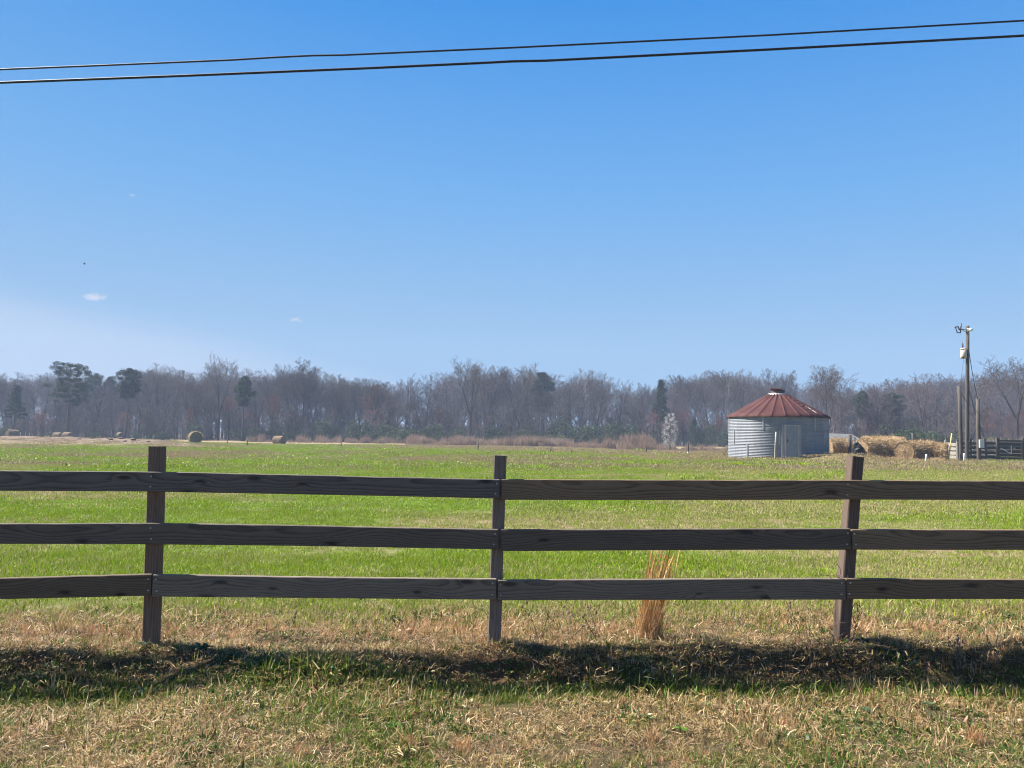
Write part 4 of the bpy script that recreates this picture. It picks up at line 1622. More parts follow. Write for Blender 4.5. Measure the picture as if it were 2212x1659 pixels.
pen('board_pen', [xy(2016, 56.5), xy(2042, 52.5), xy(2067, 48.8)], (0.16, 0.45, 0.75, 1.02), M['palebd'], 'sunlit pale board fence behind the right hay bales', 1.2, 0, 0.19)
pen('board_pen', [xy(2070, 54.5), xy(2100, 54.8), xy(2130, 55.1), xy(2160, 55.4), xy(2215, 56.0)], (0.18, 0.52, 0.86, 1.1), M['palebd'],
    'pale board fence seen through gaps of the dark corral', 1.2, 0, 0.17)
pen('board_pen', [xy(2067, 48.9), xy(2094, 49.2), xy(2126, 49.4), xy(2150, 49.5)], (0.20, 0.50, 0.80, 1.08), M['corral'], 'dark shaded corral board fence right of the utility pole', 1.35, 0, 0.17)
# dark gate with brace
go = Vector((*xy(2153, 49.3), 0))
go.z = gz1(go.x, go.y)
gate = thing('corral_gate', go, 'dark boarded corral gate at the right edge', 'gate')
gw = (xy(2208, 49.3)[0] - go.x)
for xx in (0.0, gw):
    MB().box((xx, 0, 0.62), (0.17, 0.17, 1.65), None, 0.01).build('gate_post', M['corral'], gate)
for i, z in enumerate((0.14, 0.37, 0.60, 0.83, 1.06)):
    MB().box((gw / 2, -0.02, z), (gw - 0.22, 0.035, 0.205), None, 0.006).build('board', M['corral'], gate)
MB().box((gw / 2, -0.02, 1.27), (gw - 0.22, 0.05, 0.12), None, 0.006).build('top_bar', M['corral'], gate)
plank_between(Vector((0.15, -0.065, 0.80)), Vector((gw * 0.5, -0.065, 0.45)), 0.05, 0.03, 'brace', M['grey'], gate, Vector((0, 0, 0)))
MB().box((gw * 0.5, -0.065, 0.72), (0.05, 0.03, 0.5)).build('upright', M['grey'], gate)
MB().box((gw * 0.62, -0.06, 0.80), (0.16, 0.02, 0.12)).build('plate', M['palebd'], gate)
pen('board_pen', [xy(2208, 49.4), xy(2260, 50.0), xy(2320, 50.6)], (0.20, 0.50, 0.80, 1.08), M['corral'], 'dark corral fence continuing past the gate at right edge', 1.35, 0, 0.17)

# ------------------------------------------------------------------ stakes of the old wire fence across the field
for i, (u, vt, vb, Y, lab) in enumerate((
        (333, 938, 953.5, 112, 'thin fence stake between the tall pine and the largest far bale'), (492, 943, 958, 98, 'thin fence stake right of the largest far bale'),
        (535, 949, 966.5, 78, 'thin fence stake left of the right-end bale'), (737, 956, 968.5, 80, 'dark fence stake alone right of the far bales'),
        (1033, 956, 975.5, 67, 'thin fence stake left of the middle fence post top'), (1190, 966, 979.5, 62, 'first fence stake right of the middle fence post'),
        (1235, 972, 981, 60, 'short fence stake second right of the middle fence post'), (1396, 966, 980, 64, 'fence stake below the tall dry grass clump'),
        (1487, 953, 985, 58.5, 'dark fence stake behind the short white pipe'))):
    stick('fence_stake', u, vt, u - 0.5, vb, Y, 0.05, 0.045, M['iron'], lab, 'stake', 'old fence stakes across the field', 6)

# ------------------------------------------------------------------ trees
class Limb:
    """grows a bare tree as a list of tapered segments, sorted into trunk and crown"""

    def __init__(self, seed, H, kind='round', twig_pal=None, bark=(0.045, 0.037, 0.034), density=1.0, lean=0.0, fork=0.0):
        self.g = random.Random(seed)
        self.H, self.kind = H, kind
        self.seg = {0: [], 1: []}
        self.bark = bark
        self.pal = twig_pal
        self.density = density
        g = self.g
        if fork:
            base = Vector((0, 0, 0))
            top = Vector((lean * H * 0.2, 0, H * fork))
            self.seg[0].append((base - Vector((0, 0, 0.3)), top, H * 0.021, H * 0.017, 0))
            k = g.choice((2, 2, 3))
            for i in range(k):
                a = 2 * math.pi * i / k + g.uniform(-0.4, 0.4)
                d = Vector((math.cos(a) * 0.38, math.sin(a) * 0.38, 1)).normalized()
                self.grow(top, d, H * (0.92 - fork), H * 0.0125, 0)
        else:
            d = Vector((lean, g.uniform(-0.03, 0.03), 1)).normalized()
            self.grow(Vector((0, 0, -0.3)), d, H * (0.80 if kind != 'narrow' else 0.93), H * (0.017 if kind != 'narrow' else 0.012), 0)

    def grow(self, p, d, L, r, lv):
        g = self.g
        n = (9, 6, 4, 3, 1)[lv]
        jit = (0.05, 0.16, 0.20, 0.22, 0.2)[lv]
        up = (0.02, 0.07, 0.05, 0.03, 0.0)[lv]
        step = L / n
        pts = [(p.copy(), d.copy(), r)]
        for i in range(n):
            t = (i + 1) / n
            d = (d + Vector((g.gauss(0, jit), g.gauss(0, jit), g.gauss(0, jit) + up))).normalized()
            q = p + d * step
            r1 = r * (1 - 0.75 * t) if lv < 4 else r * 0.5
            r0 = pts[-1][2]
            self.seg[0 if lv <= 1 else 1].append((p.copy(), q.copy(), r0, r1, lv))
            p = q
            pts.append((p.copy(), d.copy(), r1))
        if lv == 4:
            return
        H = self.H
        cnt = {'round': (17, 9, 8, 7), 'narrow': (26, 5, 6, 6), 'open': (11, 8, 7, 6), 'brush': (12, 7, 7, 6)}[self.kind][lv]
        cnt = max(2, int(cnt * (self.density if lv > 0 else 1)))
        lo = {'round': (0.34, 0.22, 0.15, 0.1), 'narrow': (0.30, 0.2, 0.15, 0.1), 'open': (0.42, 0.3, 0.2, 0.1), 'brush': (0.12, 0.15, 0.15, 0.1)}[self.kind][lv]
        for i in range(cnt):
            t = lo + (1 - lo) * ((i + g.random()) / cnt)
            f = t * n
            k = min(int(f), n - 1)
            a, b = pts[k], pts[k + 1]
            fr = f - k
            q = a[0].lerp(b[0], fr)
            dd = a[1].lerp(b[1], fr).normalized()
            rr = (a[2] + (b[2] - a[2]) * fr)
            az = g.uniform(0, 2 * math.pi) if lv else i * 2.4 + g.uniform(-0.5, 0.5)
            x = dd.orthogonal().normalized()
            y = dd.cross(x)
            side = x * math.cos(az) + y * math.sin(az)
            an = g.uniform(0.55, 1.05) if self.kind != 'narrow' else g.uniform(0.4, 0.75)
            if lv == 0:
                an = g.uniform(0.6, 1.15) * (1.15 - 0.5 * t)
            nd = (dd * math.cos(an) + side * math.sin(an)).normalized()
            if lv == 0:
                ln = H * {'round': 0.46, 'narrow': 0.17, 'open': 0.46, 'brush': 0.4}[self.kind] * (1.12 - 0.62 * (t - lo) / (1 - lo)) * g.uniform(0.75, 1.15)
            else:
                ln = L * (0.50, 0.45, 0.42, 0.40)[lv] * (1.15 - 0.55 * t) * g.uniform(0.7, 1.2)
            self.grow(q, nd, ln, max(rr * (0.55 if lv else 0.45), 0.010), lv + 1)

    def meshes(self, name):
        g = self.g
        out = []
        for part in (0, 1):
            V, Fq, C = [], [], []
            for (a, b, r0, r1, lv) in self.seg[part]:
                t = (b - a)
                if t.length < 1e-4:
                    continue
                t.normalize()
                x = t.orthogonal().normalized()
                y = t.cross(x)
                o = len(V)
                if lv <= 2:
                    k = (7, 5, 3)[lv]
                    for (p, r) in ((a, r0), (b, r1)):
                        r = max(r, (0.03, 0.022, 0.016)[lv])
                        for i in range(k):
                            an = 2 * math.pi * i / k
                            V.append(p + (x * math.cos(an) + y * math.sin(an)) * r)
                    for i in range(k):
                        j = (i + 1) % k
                        Fq.append((o + i, o + j, o + k + j, o + k + i))
                    m = 2 * k
                else:
                    an = g.uniform(0, math.pi)
                    s = (x * math.cos(an) + y * math.sin(an))
                    w0, w1 = (max(r0, 0.013), max(r1, 0.011)) if lv == 3 else (0.012, 0.007)
                    V += [a - s * w0, a + s * w0, b + s * w1, b - s * w1]
                    Fq.append((o, o + 1, o + 2, o + 3))
                    m = 4
                if lv <= 1:
                    c = self.bark
                else:
                    c = self.pal[g.randrange(len(self.pal))]
                f = g.uniform(0.8, 1.2)
                C += [(c[0] * f, c[1] * f, c[2] * f)] * m
            me = raw_mesh(name[part], np.array([tuple(v) for v in V]), [np.array(Fq)])
            vcol(me, 'col', np.array(C))
            me.materials.append(M['twig'])
            out.append(me)
        return out


TW_GREY = [(0.105, 0.085, 0.088), (0.08, 0.062, 0.065), (0.135, 0.11, 0.112), (0.065, 0.050, 0.052)]
TW_BROWN = [(0.10, 0.073, 0.06), (0.075, 0.056, 0.048), (0.13, 0.098, 0.08), (0.06, 0.045, 0.038)]
TW_RED = [(0.17, 0.06, 0.047), (0.13, 0.055, 0.045), (0.10, 0.07, 0.06), (0.19, 0.08, 0.06)]
TW_PALE = [(0.19, 0.17, 0.155), (0.15, 0.135, 0.125), (0.23, 0.21, 0.19)]
NM = ('trunk', 'crown')
BARE = {}
for key, args in {
        'round1': dict(seed=1, H=16, kind='round', twig_pal=TW_GREY), 'round2': dict(seed=2, H=16, kind='round', twig_pal=TW_BROWN, fork=0.28),
        'round3': dict(seed=3, H=16, kind='round', twig_pal=TW_GREY, lean=0.10), 'narrow1': dict(seed=4, H=16, kind='narrow', twig_pal=TW_GREY),
        'narrow2': dict(seed=5, H=16, kind='narrow', twig_pal=TW_PALE, lean=0.05, bark=(0.17, 0.155, 0.14)),
        'open1': dict(seed=6, H=16, kind='open', twig_pal=TW_BROWN, fork=0.38, bark=(0.045, 0.037, 0.033)),
        'open2': dict(seed=7, H=16, kind='open', twig_pal=TW_GREY, lean=0.22), 'red': dict(seed=8, H=16, kind='round', twig_pal=TW_RED, density=1.1),
        'big': dict(seed=9, H=16, kind='round', twig_pal=TW_GREY, density=1.25),
        'brush1': dict(seed=10, H=6, kind='brush', twig_pal=TW_BROWN, density=0.9), 'brush2': dict(seed=12, H=6, kind='brush', twig_pal=TW_GREY, density=0.9)}.items():
    lb = Limb(**args)
    BARE[key] = (lb.meshes(NM), args['H'])


def leaf_cloud(centres, radii, per, size, pal, seed, name, flatten=0.7):
    g = np.random.default_rng(seed)
    V, C = [], []
    for c, r in zip(centres, radii):
        n = int(per * (0.7 + 0.6 * g.random()))
        d = g.normal(0, 1, (n, 3))
        d /= np.linalg.norm(d, axis=1)[:, None]
        p = np.array(c) + d * (r * g.random((n, 1)) ** 0.45) * np.array([1, 1, flatten])
        a = g.normal(0, 1, (n, 3))
        b = g.normal(0, 1, (n, 3))
        a /= np.linalg.norm(a, axis=1)[:, None]
        b = np.cross(a, b)
        b /= np.linalg.norm(b, axis=1)[:, None]
        s = size * g.uniform(0.5, 1.3, (n, 1))
        V.append(np.stack([p - a * s * 0.5, p + b * s * 0.35, p + a * s * 0.6], 1).reshape(-1, 3))
        col = pal[g.integers(0, len(pal), n)] * (0.75 + 0.5 * g.random()) * (0.8 + 0.4 * g.random((n, 1)))
        C.append(np.repeat(col, 3, 0))
    V = np.concatenate(V)
    me = raw_mesh(name, V, [np.arange(len(V)).reshape(-1, 3)])
    vcol(me, 'col', np.concatenate(C))
    me.materials.append(M['needle'])
    return me


PAL_PINE = np.array([(0.018, 0.034, 0.016), (0.025, 0.044, 0.018), (0.015, 0.028, 0.014), (0.034, 0.052, 0.021)])
PAL_EVER = np.array([(0.035, 0.055, 0.022), (0.05, 0.075, 0.028), (0.028, 0.045, 0.02), (0.065, 0.085, 0.035), (0.045, 0.05, 0.03)])


def pine_meshes(seed, H, c0, spread, shape):
    """tall loblolly-like pine: bare trunk, crown of separate flattened needle clouds"""
    g = random.Random(seed)
    b = MB()
    pts, rad = [], []
    ox, oy = 0.0, 0.0
    for i in range(11):
        t = i / 10
        ox += g.gauss(0, 0.06)
        oy += g.gauss(0, 0.06)
        pts.append(Vector((ox, oy, H * 0.97 * t - (0.3 if i == 0 else 0))))
        rad.append(0.30 * H / 20 * (1 - 0.82 * t) + 0.02)
    b.tube(pts, rad, 8)
    cs, rs = [], []
    n = 44
    for i in range(n):
        t = c0 + (1 - c0) * (i + g.random()) / n
        k = min(int(t * 10), 9)
        p = pts[k].lerp(pts[k + 1], t * 10 - k)
        rel = (t - c0) / (1 - c0)
        w = {'flat': math.sin(math.pi * min(1.0, 0.18 + 0.62 * rel)) * 1.0, 'round': math.sin(math.pi * (0.12 + 0.80 * rel)), 'cone': 1.05 - 0.9 * rel}[shape]
        a = i * 2.4 + g.uniform(-0.4, 0.4)
        L = spread * w * g.uniform(0.45, 1.1)
        q = p + Vector((math.cos(a) * L, math.sin(a) * L, L * g.uniform(0.10, 0.42)))
        mid = p.lerp(q, 0.5) + Vector((0, 0, -0.12))
        b.tube([p, mid, q], [0.055 * H / 20, 0.04 * H / 20, 0.02], 4, False)
        cs.append(q)
        rs.append(g.uniform(0.75, 1.35) * H / 20)
        if L > spread * 0.5:
            cs.append(mid + Vector((g.gauss(0, 0.4), g.gauss(0, 0.4), 0.35)))
            rs.append(g.uniform(0.4, 0.8) * H / 20)
    cs.append(pts[-1])
    rs.append(0.9 * H / 20)
    tr = b.mesh('trunk', True)
    tr.materials.append(M['pole'])
    cl = leaf_cloud([tuple(c) for c in cs], rs, 240, 0.36, PAL_PINE, seed, 'crown', 0.62)
    return tr, cl


PINES = {'flat': pine_meshes(31, 20, 0.46, 4.6, 'flat'), 'thin': pine_meshes(33, 20, 0.58, 3.4, 'round'), 'round': pine_meshes(34, 20, 0.55, 3.0, 'round'),
         'dense': pine_meshes(36, 20, 0.35, 3.6, 'cone')}


def shrub_meshes(seed, R_, H, pal, size=0.22, n=26, per=130):
    g = random.Random(seed)
    cs, rs = [], []
    b = MB()
    for i in range(n):
        a = g.uniform(0, 6.283)
        rr = R_ * math.sqrt(g.random()) * 0.85
        z = H * (0.12 + 0.8 * g.random() * (1 - 0.55 * (rr / R_) ** 2))
        p = Vector((rr * math.cos(a), rr * math.sin(a), z))
        cs.append(tuple(p))
        rs.append(g.uniform(0.22, 0.42) * min(R_, H * 0.6))
        if i % 3 == 0:
            b.tube([Vector((rr * 0.15 * math.cos(a), rr * 0.15 * math.sin(a), -0.2)), p * 0.55, p], [0.05, 0.035, 0.015], 4, False)
    st = b.mesh('stems')
    st.materials.append(M['pole'])
    return st, leaf_cloud(cs, rs, per, size, pal, seed, 'foliage', 0.9)


SHRUB = {'a': shrub_meshes(41, 2.2, 3.6, PAL_EVER), 'b': shrub_meshes(42, 2.8, 3.0, PAL_EVER), 'c': shrub_meshes(43, 1.9, 5.2, PAL_EVER, n=34)}
CEDAR_CS = [(math.cos(i * 2.4) * 0.9 * (1 - i / 40) * 1.3, math.sin(i * 2.4) * 0.9 * (1 - i / 40) * 1.3, 0.4 + i * 0.165) for i in range(36)]
SHRUB['cone'] = (MB().tube([(0, 0, -0.2), (0, 0, 6)], [0.1, 0.02], 6).mesh('stems'), leaf_cloud(CEDAR_CS, [0.75 * (1.1 - i / 45) for i in range(36)], 120, 0.2, PAL_PINE, 47, 'foliage', 0.9))
SHRUB['cone'][0].materials.append(M['pole'])


def plant(name, meshes, names, u, vt, vb, Y, Hn, label, cat, group=None, sx=1.0, rz=None, sink=0.0, tilt=0.0):
    """stand a plant so that it reaches from the ground up to picture row vt"""
    top = at(u, vt, Y)
    g = gz1(top.x, Y)
    h = top.z - g
    s = h / Hn
    t = thing(name, (top.x, Y, g - sink), label, cat, group, random.uniform(0, 6.283) if rz is None else rz)
    t.scale = (s * sx, s * sx, s)
    if tilt:
        t.rotation_euler[1] = tilt
    for me, nm in zip(meshes, names):
        obj(nm, me, None, t)
    return t


# --- trees that can be picked out one by one
TN = ('trunk', 'crown')
plant('pine_tree', PINES['flat'], TN, 155, 781, 0, 148, 20.5, 'tallest flat-topped pine, above the paired bales', 'tree', None, 1.15, 0.6)
plant('pine_tree', PINES['thin'], TN, 279, 791, 0, 148, 20.5, 'slim pine with long bare trunk right of tallest pine', 'tree', None, 1.0, 2.0)
plant('pine_tree', PINES['round'], TN, 529, 809, 0, 148, 20.5, 'dark round-headed pine near the middle of the left wood', 'tree', None, 0.9, 1.0)
plant('pine_tree', PINES['dense'], TN, 36, 828, 0, 148, 20.5, 'short dense pine at the left edge of the wood', 'tree', None, 1.1, 1.0)
plant('pine_tree', PINES['round'], TN, 1172, 800, 0, 176, 20.5, 'pine whose dark crown tops the middle of the wood', 'tree', None, 1.0, 3.0)
plant('pine_tree', PINES['dense'], TN, 1428, 815, 0, 155, 20.5, 'evergreen crown left of the white blossoming tree', 'tree', None, 0.8, 2.2)
plant('pine_tree', PINES['round'], TN, 1862, 842, 0, 131, 20.5, 'small pine crown above the shed', 'tree', None, 0.9, 0.2)
plant('pine_tree', PINES['thin'], TN, 1930, 845, 0, 131, 20.5, 'pine crown showing above the tall hay bale', 'tree', None, 1.2, 4.2)
plant('pine_tree', PINES['flat'], TN, 205, 806, 0, 184, 20.5, 'pine crown right behind the tallest pine', 'tree', None, 0.8, 2.6)
plant('pine_tree', PINES['round'], TN, 238, 810, 0, 186, 20.5, 'small pine top between the two tall left pines', 'tree', None, 0.8, 1.6)
plant('bare_tree', BARE['big'][0], TN, 660, 779, 0, 166, 16.3, 'large round-crowned bare tree standing above the left wood', 'tree', None, 1.0, 0.4)
plant('bare_tree', BARE['open1'][0], TN, 1019, 806, 0, 150, 15.6, 'dark forked bare tree left of the middle fence post', 'tree', None, 0.9, 1.2)
plant('bare_tree', BARE['open2'][0], TN, 345, 797, 0, 176, 15.6, 'bare tree leaning left of the largest bale', 'tree', None, 0.8, 3.1)
plant('bare_tree', BARE['open1'][0], TN, 478, 800, 0, 155, 15.6, 'dark many-stemmed bare tree left of the round-headed pine', 'tree', None, 0.7, 2.4)
plant('bare_tree', BARE['red'][0], TN, 590, 848, 0, 150, 15.6, 'small reddish budding tree above the right-end bale', 'tree', None, 1.0, 0.2)
plant('bare_tree', BARE['red'][0], TN, 815, 838, 0, 158, 15.6, 'reddish budding tree left of the forked bare tree', 'tree', None, 1.1, 1.7)
plant('bare_tree', BARE['open2'][0], TN, 1330, 815, 0, 158, 15.6, 'bare tree with upright trunk left of the blossoming tree', 'tree', None, 0.8, 0.4)
plant('bare_tree', BARE['round2'][0], TN, 1790, 812, 0, 118, 15.8, 'broad bare tree just right of the grain bin roof', 'tree', None, 0.9, 0.9)
plant('bare_tree', BARE['open1'][0], TN, 2195, 806, 0, 112, 15.6, 'nearer spreading bare tree at the right edge', 'tree', None, 1.1, 0.4)
plant('bare_tree', BARE['open2'][0], TN, 2132, 806, 0, 112, 15.6, 'bare tree rising right of the short meter pole', 'tree', None, 1.1, 2.7)
plant('bare_tree', BARE['round1'][0], TN, 1900, 822, 0, 128, 15.8, 'rounded bare tree behind the hay bale pile', 'tree', None, 1.0, 2.1)
plant('bare_tree', BARE['round3'][0], TN, 1995, 812, 0, 125, 15.8, 'bare tree left of the utility pole', 'tree', None, 1.0, 4.1)

ZONES = [(-999, 'left of the tallest pine'), (155, 'between the two tall left pines'), (279, 'between slim pine and largest bale'), (430, 'around the round-headed pine'),
         (600, 'around the large round-crowned tree'), (740, 'left of the forked bare tree'), (960, 'around the forked bare tree'), (1110, 'around the middle pine crown'),
         (1260, 'left of the white blossoming tree'), (1450, 'between blossoming tree and grain bin'), (1590, 'behind the grain bin'), (1780, 'behind the hay bales'),
         (2040, 'behind the utility pole'), (2130, 'behind the corral')]
LOOKS = {'round1': 'rounded grey', 'round2': 'fork-trunked brown', 'round3': 'slightly tilted grey', 'narrow1': 'slim upright grey', 'narrow2': 'slim pale-barked', 'open2': 'leaning open-branched',
         'open1': 'dark open-branched', 'red': 'reddish budding', 'brush1': 'brown twiggy', 'brush2': 'grey twiggy', 'a': 'rounded', 'b': 'broad low', 'c': 'tall', 'cone': 'pointed'}


def zone(u):
    return [z for a, z in ZONES if a <= u][-1]


# --- the front of the wood, tree after tree
SKY_U = [-260, 0, 60, 100, 200, 260, 330, 400, 440, 500, 560, 610, 720, 760, 830, 900, 960, 1030, 1080, 1150, 1240, 1300, 1340, 1390, 1430, 1480, 1530, 1600, 1680, 1730, 1790, 1860, 1920, 1980, 2040, 2090,
         2140, 2212, 2460]
SKY_V = [800, 802, 812, 806, 812, 815, 800, 816, 806, 806, 808, 800, 808, 824, 814, 800, 808, 806, 800, 812, 808, 806, 812, 834, 822, 824, 804, 814, 810, 832, 822, 838, 832, 818, 812, 820, 816, 812, 806]
KEYS = ['round1', 'round2', 'round3', 'narrow1', 'narrow2', 'open2', 'round1', 'narrow1', 'round2']
g = random.Random(77)
u = -70.0
while u < 2290:
    k = g.choice(KEYS)
    sv = float(np.interp(u, SKY_U, SKY_V)) + 3 + abs(g.gauss(0, 9)) + g.choice((0, 0, 6, 18, 30, 45))
    Y = g.uniform(158, 182)
    if u > 1740:
        Y = g.uniform(132, 160)
    plant('bare_tree', BARE[k][0], TN, u, sv, 0, Y, 15.6, '%s bare tree in the wood %s' % (LOOKS[k], zone(u)), 'tree', 'bare trees of the far wood', g.uniform(0.75, 1.1), g.uniform(0, 6.28))
    u += g.uniform(14, 27)
g = random.Random(78)
u = -60.0
while u < 2280:
    k = g.choice(('brush1', 'brush2', 'brush1', 'brush2', 'brush1', 'red'))
    hv = g.choice((g.uniform(880, 915), g.uniform(840, 885)))
    Y = g.uniform(150, 164) if u < 1740 else g.uniform(112, 132)
    plant('bare_sapling', BARE[k][0], TN, u, hv, 0, Y, BARE[k][1], 'low %s sapling at the wood edge %s' % (LOOKS[k], zone(u)), 'tree', 'saplings along the wood edge', g.uniform(0.9, 1.3), g.uniform(0, 6.28))
    u += g.uniform(20, 36)

# --- evergreen undergrowth
SN = ('stems', 'foliage')
EV = [(18, 915, 'a'), (420, 906, 'c'), (445, 925, 'a'), (560, 912, 'a'), (525, 920, 'b'), (610, 905, 'b'), (640, 922, 'a'), (705, 895, 'c'), (735, 905, 'b'), (780, 898, 'c'), (820, 902, 'a'), (850, 915, 'b'), (880, 910, 'a'),
      (905, 925, 'b'), (935, 905, 'c'), (965, 915, 'b'), (1060, 912, 'c'), (1085, 918, 'b'), (1140, 915, 'a'), (1215, 895, 'c'), (1235, 902, 'b'), (1290, 912, 'b'), (1330, 900, 'c'), (1500, 900, 'cone'), (1525, 905, 'c'),
      (1560, 915, 'b'), (1070, 930, 'a'), (1395, 908, 'b'), (300, 928, 'b'), (200, 930, 'b'), (110, 928, 'a'), (990, 928, 'b'), (1180, 925, 'a'), (240, 933, 'a'), (350, 925, 'a'), (680, 930, 'b')]
for i, (u, v, k) in enumerate(EV):
    Y = 146 + (i * 37 % 11)
    plant('evergreen_shrub', SHRUB[k], SN, u, v, 0, Y, {'a': 3.7, 'b': 3.2, 'c': 5.3, 'cone': 6.6}[k], '%s dark evergreen shrub under the wood %s' % (LOOKS[k], zone(u)), 'shrub', 'evergreen shrubs under the wood', 1.25, i * 1.3)
for i, (u, v, k, Y, lab) in enumerate(((1965, 905, 'c', 100, 'tallest dark evergreen bush behind the hay bales'), (1935, 915, 'b', 98, 'dark evergreen bush left of the tallest one behind the hay'),
                                       (2005, 918, 'a', 99, 'dark evergreen bush behind the pale board fence'), (1880, 938, 'b', 70, 'low green bush beside the shed gable'),
                                       (2040, 925, 'b', 97, 'dark evergreen bush left of the short bare pole'), (2150, 932, 'a', 95, 'evergreen bush behind the corral gate'))):
    plant('evergreen_shrub', SHRUB[k], SN, u, v, 0, Y, {'a': 3.7, 'b': 3.2, 'c': 5.3}[k], lab, 'shrub', 'evergreen bushes behind the yard', 1.3, i * 0.9)

# --- the white blossoming tree left of the bin
bl = [(math.cos(i * 2.4) * (0.35 + 0.75 * math.sin(math.pi * min(1, 0.15 + 0.8 * i / 34))), math.sin(i * 2.4) * (0.35 + 0.75 * math.sin(math.pi * min(1, 0.15 + 0.8 * i / 34))), 0.9 + i * 0.145) for i in range(35)]
BLM = leaf_cloud(bl, [0.55 * (1.15 - i / 50) for i in range(35)], 110, 0.13, np.array([(0.50, 0.49, 0.46), (0.40, 0.385, 0.35), (0.28, 0.265, 0.23), (0.58, 0.57, 0.55)]), 71, 'crown', 1.0)
b = MB()
b.tube([(0, 0, -0.2), (0, 0, 2.5), (0.05, 0, 5.6)], [0.10, 0.07, 0.02], 6)
for c in bl[::2]:
    b.tube([(0, 0, c[2] * 0.55), c], [0.03, 0.012], 4, False)
blt = b.mesh('trunk')
blt.materials.append(M['pole'])
plant('blossoming_tree', (blt, BLM), TN, 1448, 890, 0, 117, 6.2, 'small upright tree in white blossom left of the grain bin', 'tree', None, 0.95, 0.3)

# --- a mass of trees further back, too far to tell apart
bw = bpy.data.collections.new('back_wood_kinds')
for i, k in enumerate(('round1', 'round2', 'round3', 'narrow1', 'red', 'brush1', 'brush2')):
    tr, cr = BARE[k][0]
    n0 = len(tr.vertices)
    co_, cc = [], []
    for me in (tr, cr):
        a = np.zeros(len(me.vertices) * 3, np.float32)
        me.vertices.foreach_get('co', a)
        co_.append(a.reshape(-1, 3))
        b4 = np.zeros(len(me.vertices) * 4, np.float32)
        me.attributes['col'].data.foreach_get('color', b4)
        cc.append(b4.reshape(-1, 4)[:, :3])
    fs = []
    off = 0
    for me in (tr, cr):
        q = np.zeros(len(me.loops), np.int32)
        me.loops.foreach_get('vertex_index', q)
        fs.append(q.reshape(-1, 4) + off)
        off += len(me.vertices)
    me = raw_mesh('wood_%02d' % i, np.concatenate(co_), fs)
    vcol(me, 'col', np.concatenate(cc))
    me.materials.append(M['twig'])
    bw.objects.link(bpy.data.objects.new('wood_%02d' % i, me))
xs, ys, ss = [], [], []
g2 = np.random.default_rng(9)
for i in range(330):
    Y = g2.uniform(184, 240)
    uu = g2.uniform(-350, 2560)
    if uu > 1700 and g2.random() < 0.5:
        Y = g2.uniform(160, 200)
    vt = np.interp(uu, SKY_U, SKY_V) + 10 + abs(g2.normal(0, 13))
    p = at(uu, vt, Y)
    zg = gz1(p.x, Y)
    xs.append((p.x, Y, zg - 0.2))
    ss.append((p.z - zg) / 15.6)
kk_ = list(g2.choice(5, len(xs), p=[0.28, 0.25, 0.25, 0.14, 0.08]))
for i in range(900):
    uu = g2.uniform(-350, 2560)
    Y = g2.uniform(158, 205) if uu < 1740 else g2.uniform(128, 180)
    p = at(uu, 900, Y)
    xs.append((p.x, Y, gz1(p.x, Y) - 0.2))
    ss.append(g2.uniform(0.55, 1.6))
    kk_.append(int(g2.integers(5, 7)))
for i in range(260):
    uu = g2.uniform(-350, 2560)
    Y = g2.uniform(151, 162) if uu < 1740 else g2.uniform(118, 132)
    p = at(uu, 900, Y)
    xs.append((p.x, Y, gz1(p.x, Y) - 0.2))
    ss.append(g2.uniform(0.25, 0.7))
    kk_.append(int(g2.integers(5, 7)))
scatter('distant_wood', np.array(xs), np.array(kk_), np.array(ss), np.stack([np.zeros(len(xs)), np.zeros(len(xs)), g2.uniform(0, 6.28, len(xs))], 1), bw,
        'mass of bare grey trees deep in the far wood')

# --- tall dry grass in front of the wood
PAL_SEDGE = np.array([(0.29, 0.205, 0.145), (0.24, 0.17, 0.12), (0.33, 0.245, 0.175), (0.20, 0.145, 0.105)])
sedge_col = bpy.data.collections.new('sedge_clumps')
for i in range(5):
    nm = 'sedge_%02d' % i
    sedge_col.objects.link(bpy.data.objects.new(nm, clump_mesh(nm, [blades(140, 0.7, 1.25, 0.035, 0.16, 0.35, PAL_SEDGE, 4000 + i, 3, hv=0.25)], M['blade'])))
SP, SS = [], []
for (u0, u1, Y0, Y1, n, s0, s1) in ((880, 1310, 124, 138, 420, 0.4, 0.85), (1350, 1425, 112, 119, 110, 1.0, 1.5), (1500, 1600, 112, 122, 70, 0.4, 0.9), (1310, 1360, 122, 130, 50, 0.6, 1.1), (1425, 1500, 120, 126, 60, 0.5, 1.0),
                                   (540, 890, 140, 148, 120, 0.4, 0.8), (2036, 2240, 84, 92, 60, 0.5, 0.9), (1745, 1800, 70, 80, 40, 0.5, 1.1)):
    uu = g2.uniform(u0, u1, n)
    YY = g2.uniform(Y0, Y1, n)
    xx = (uu - 1106) / F * YY
    SP.append(np.stack([xx, YY, gz(xx, YY) - 0.05], 1))
    dens = 0.35 + 1.2 * sstep(fbm(xx * 0.22, YY * 0.22, 191, 3), 0.3, 0.7)
    SS.append(g2.uniform(s0, s1, n) * dens)
SP = np.concatenate(SP)
scatter('tall_dry_grass', SP, g2.integers(0, 5, len(SP)), np.concatenate(SS), turn(len(SP), 0.05), sedge_col, 'tall reddish dry grass along the foot of the wood')

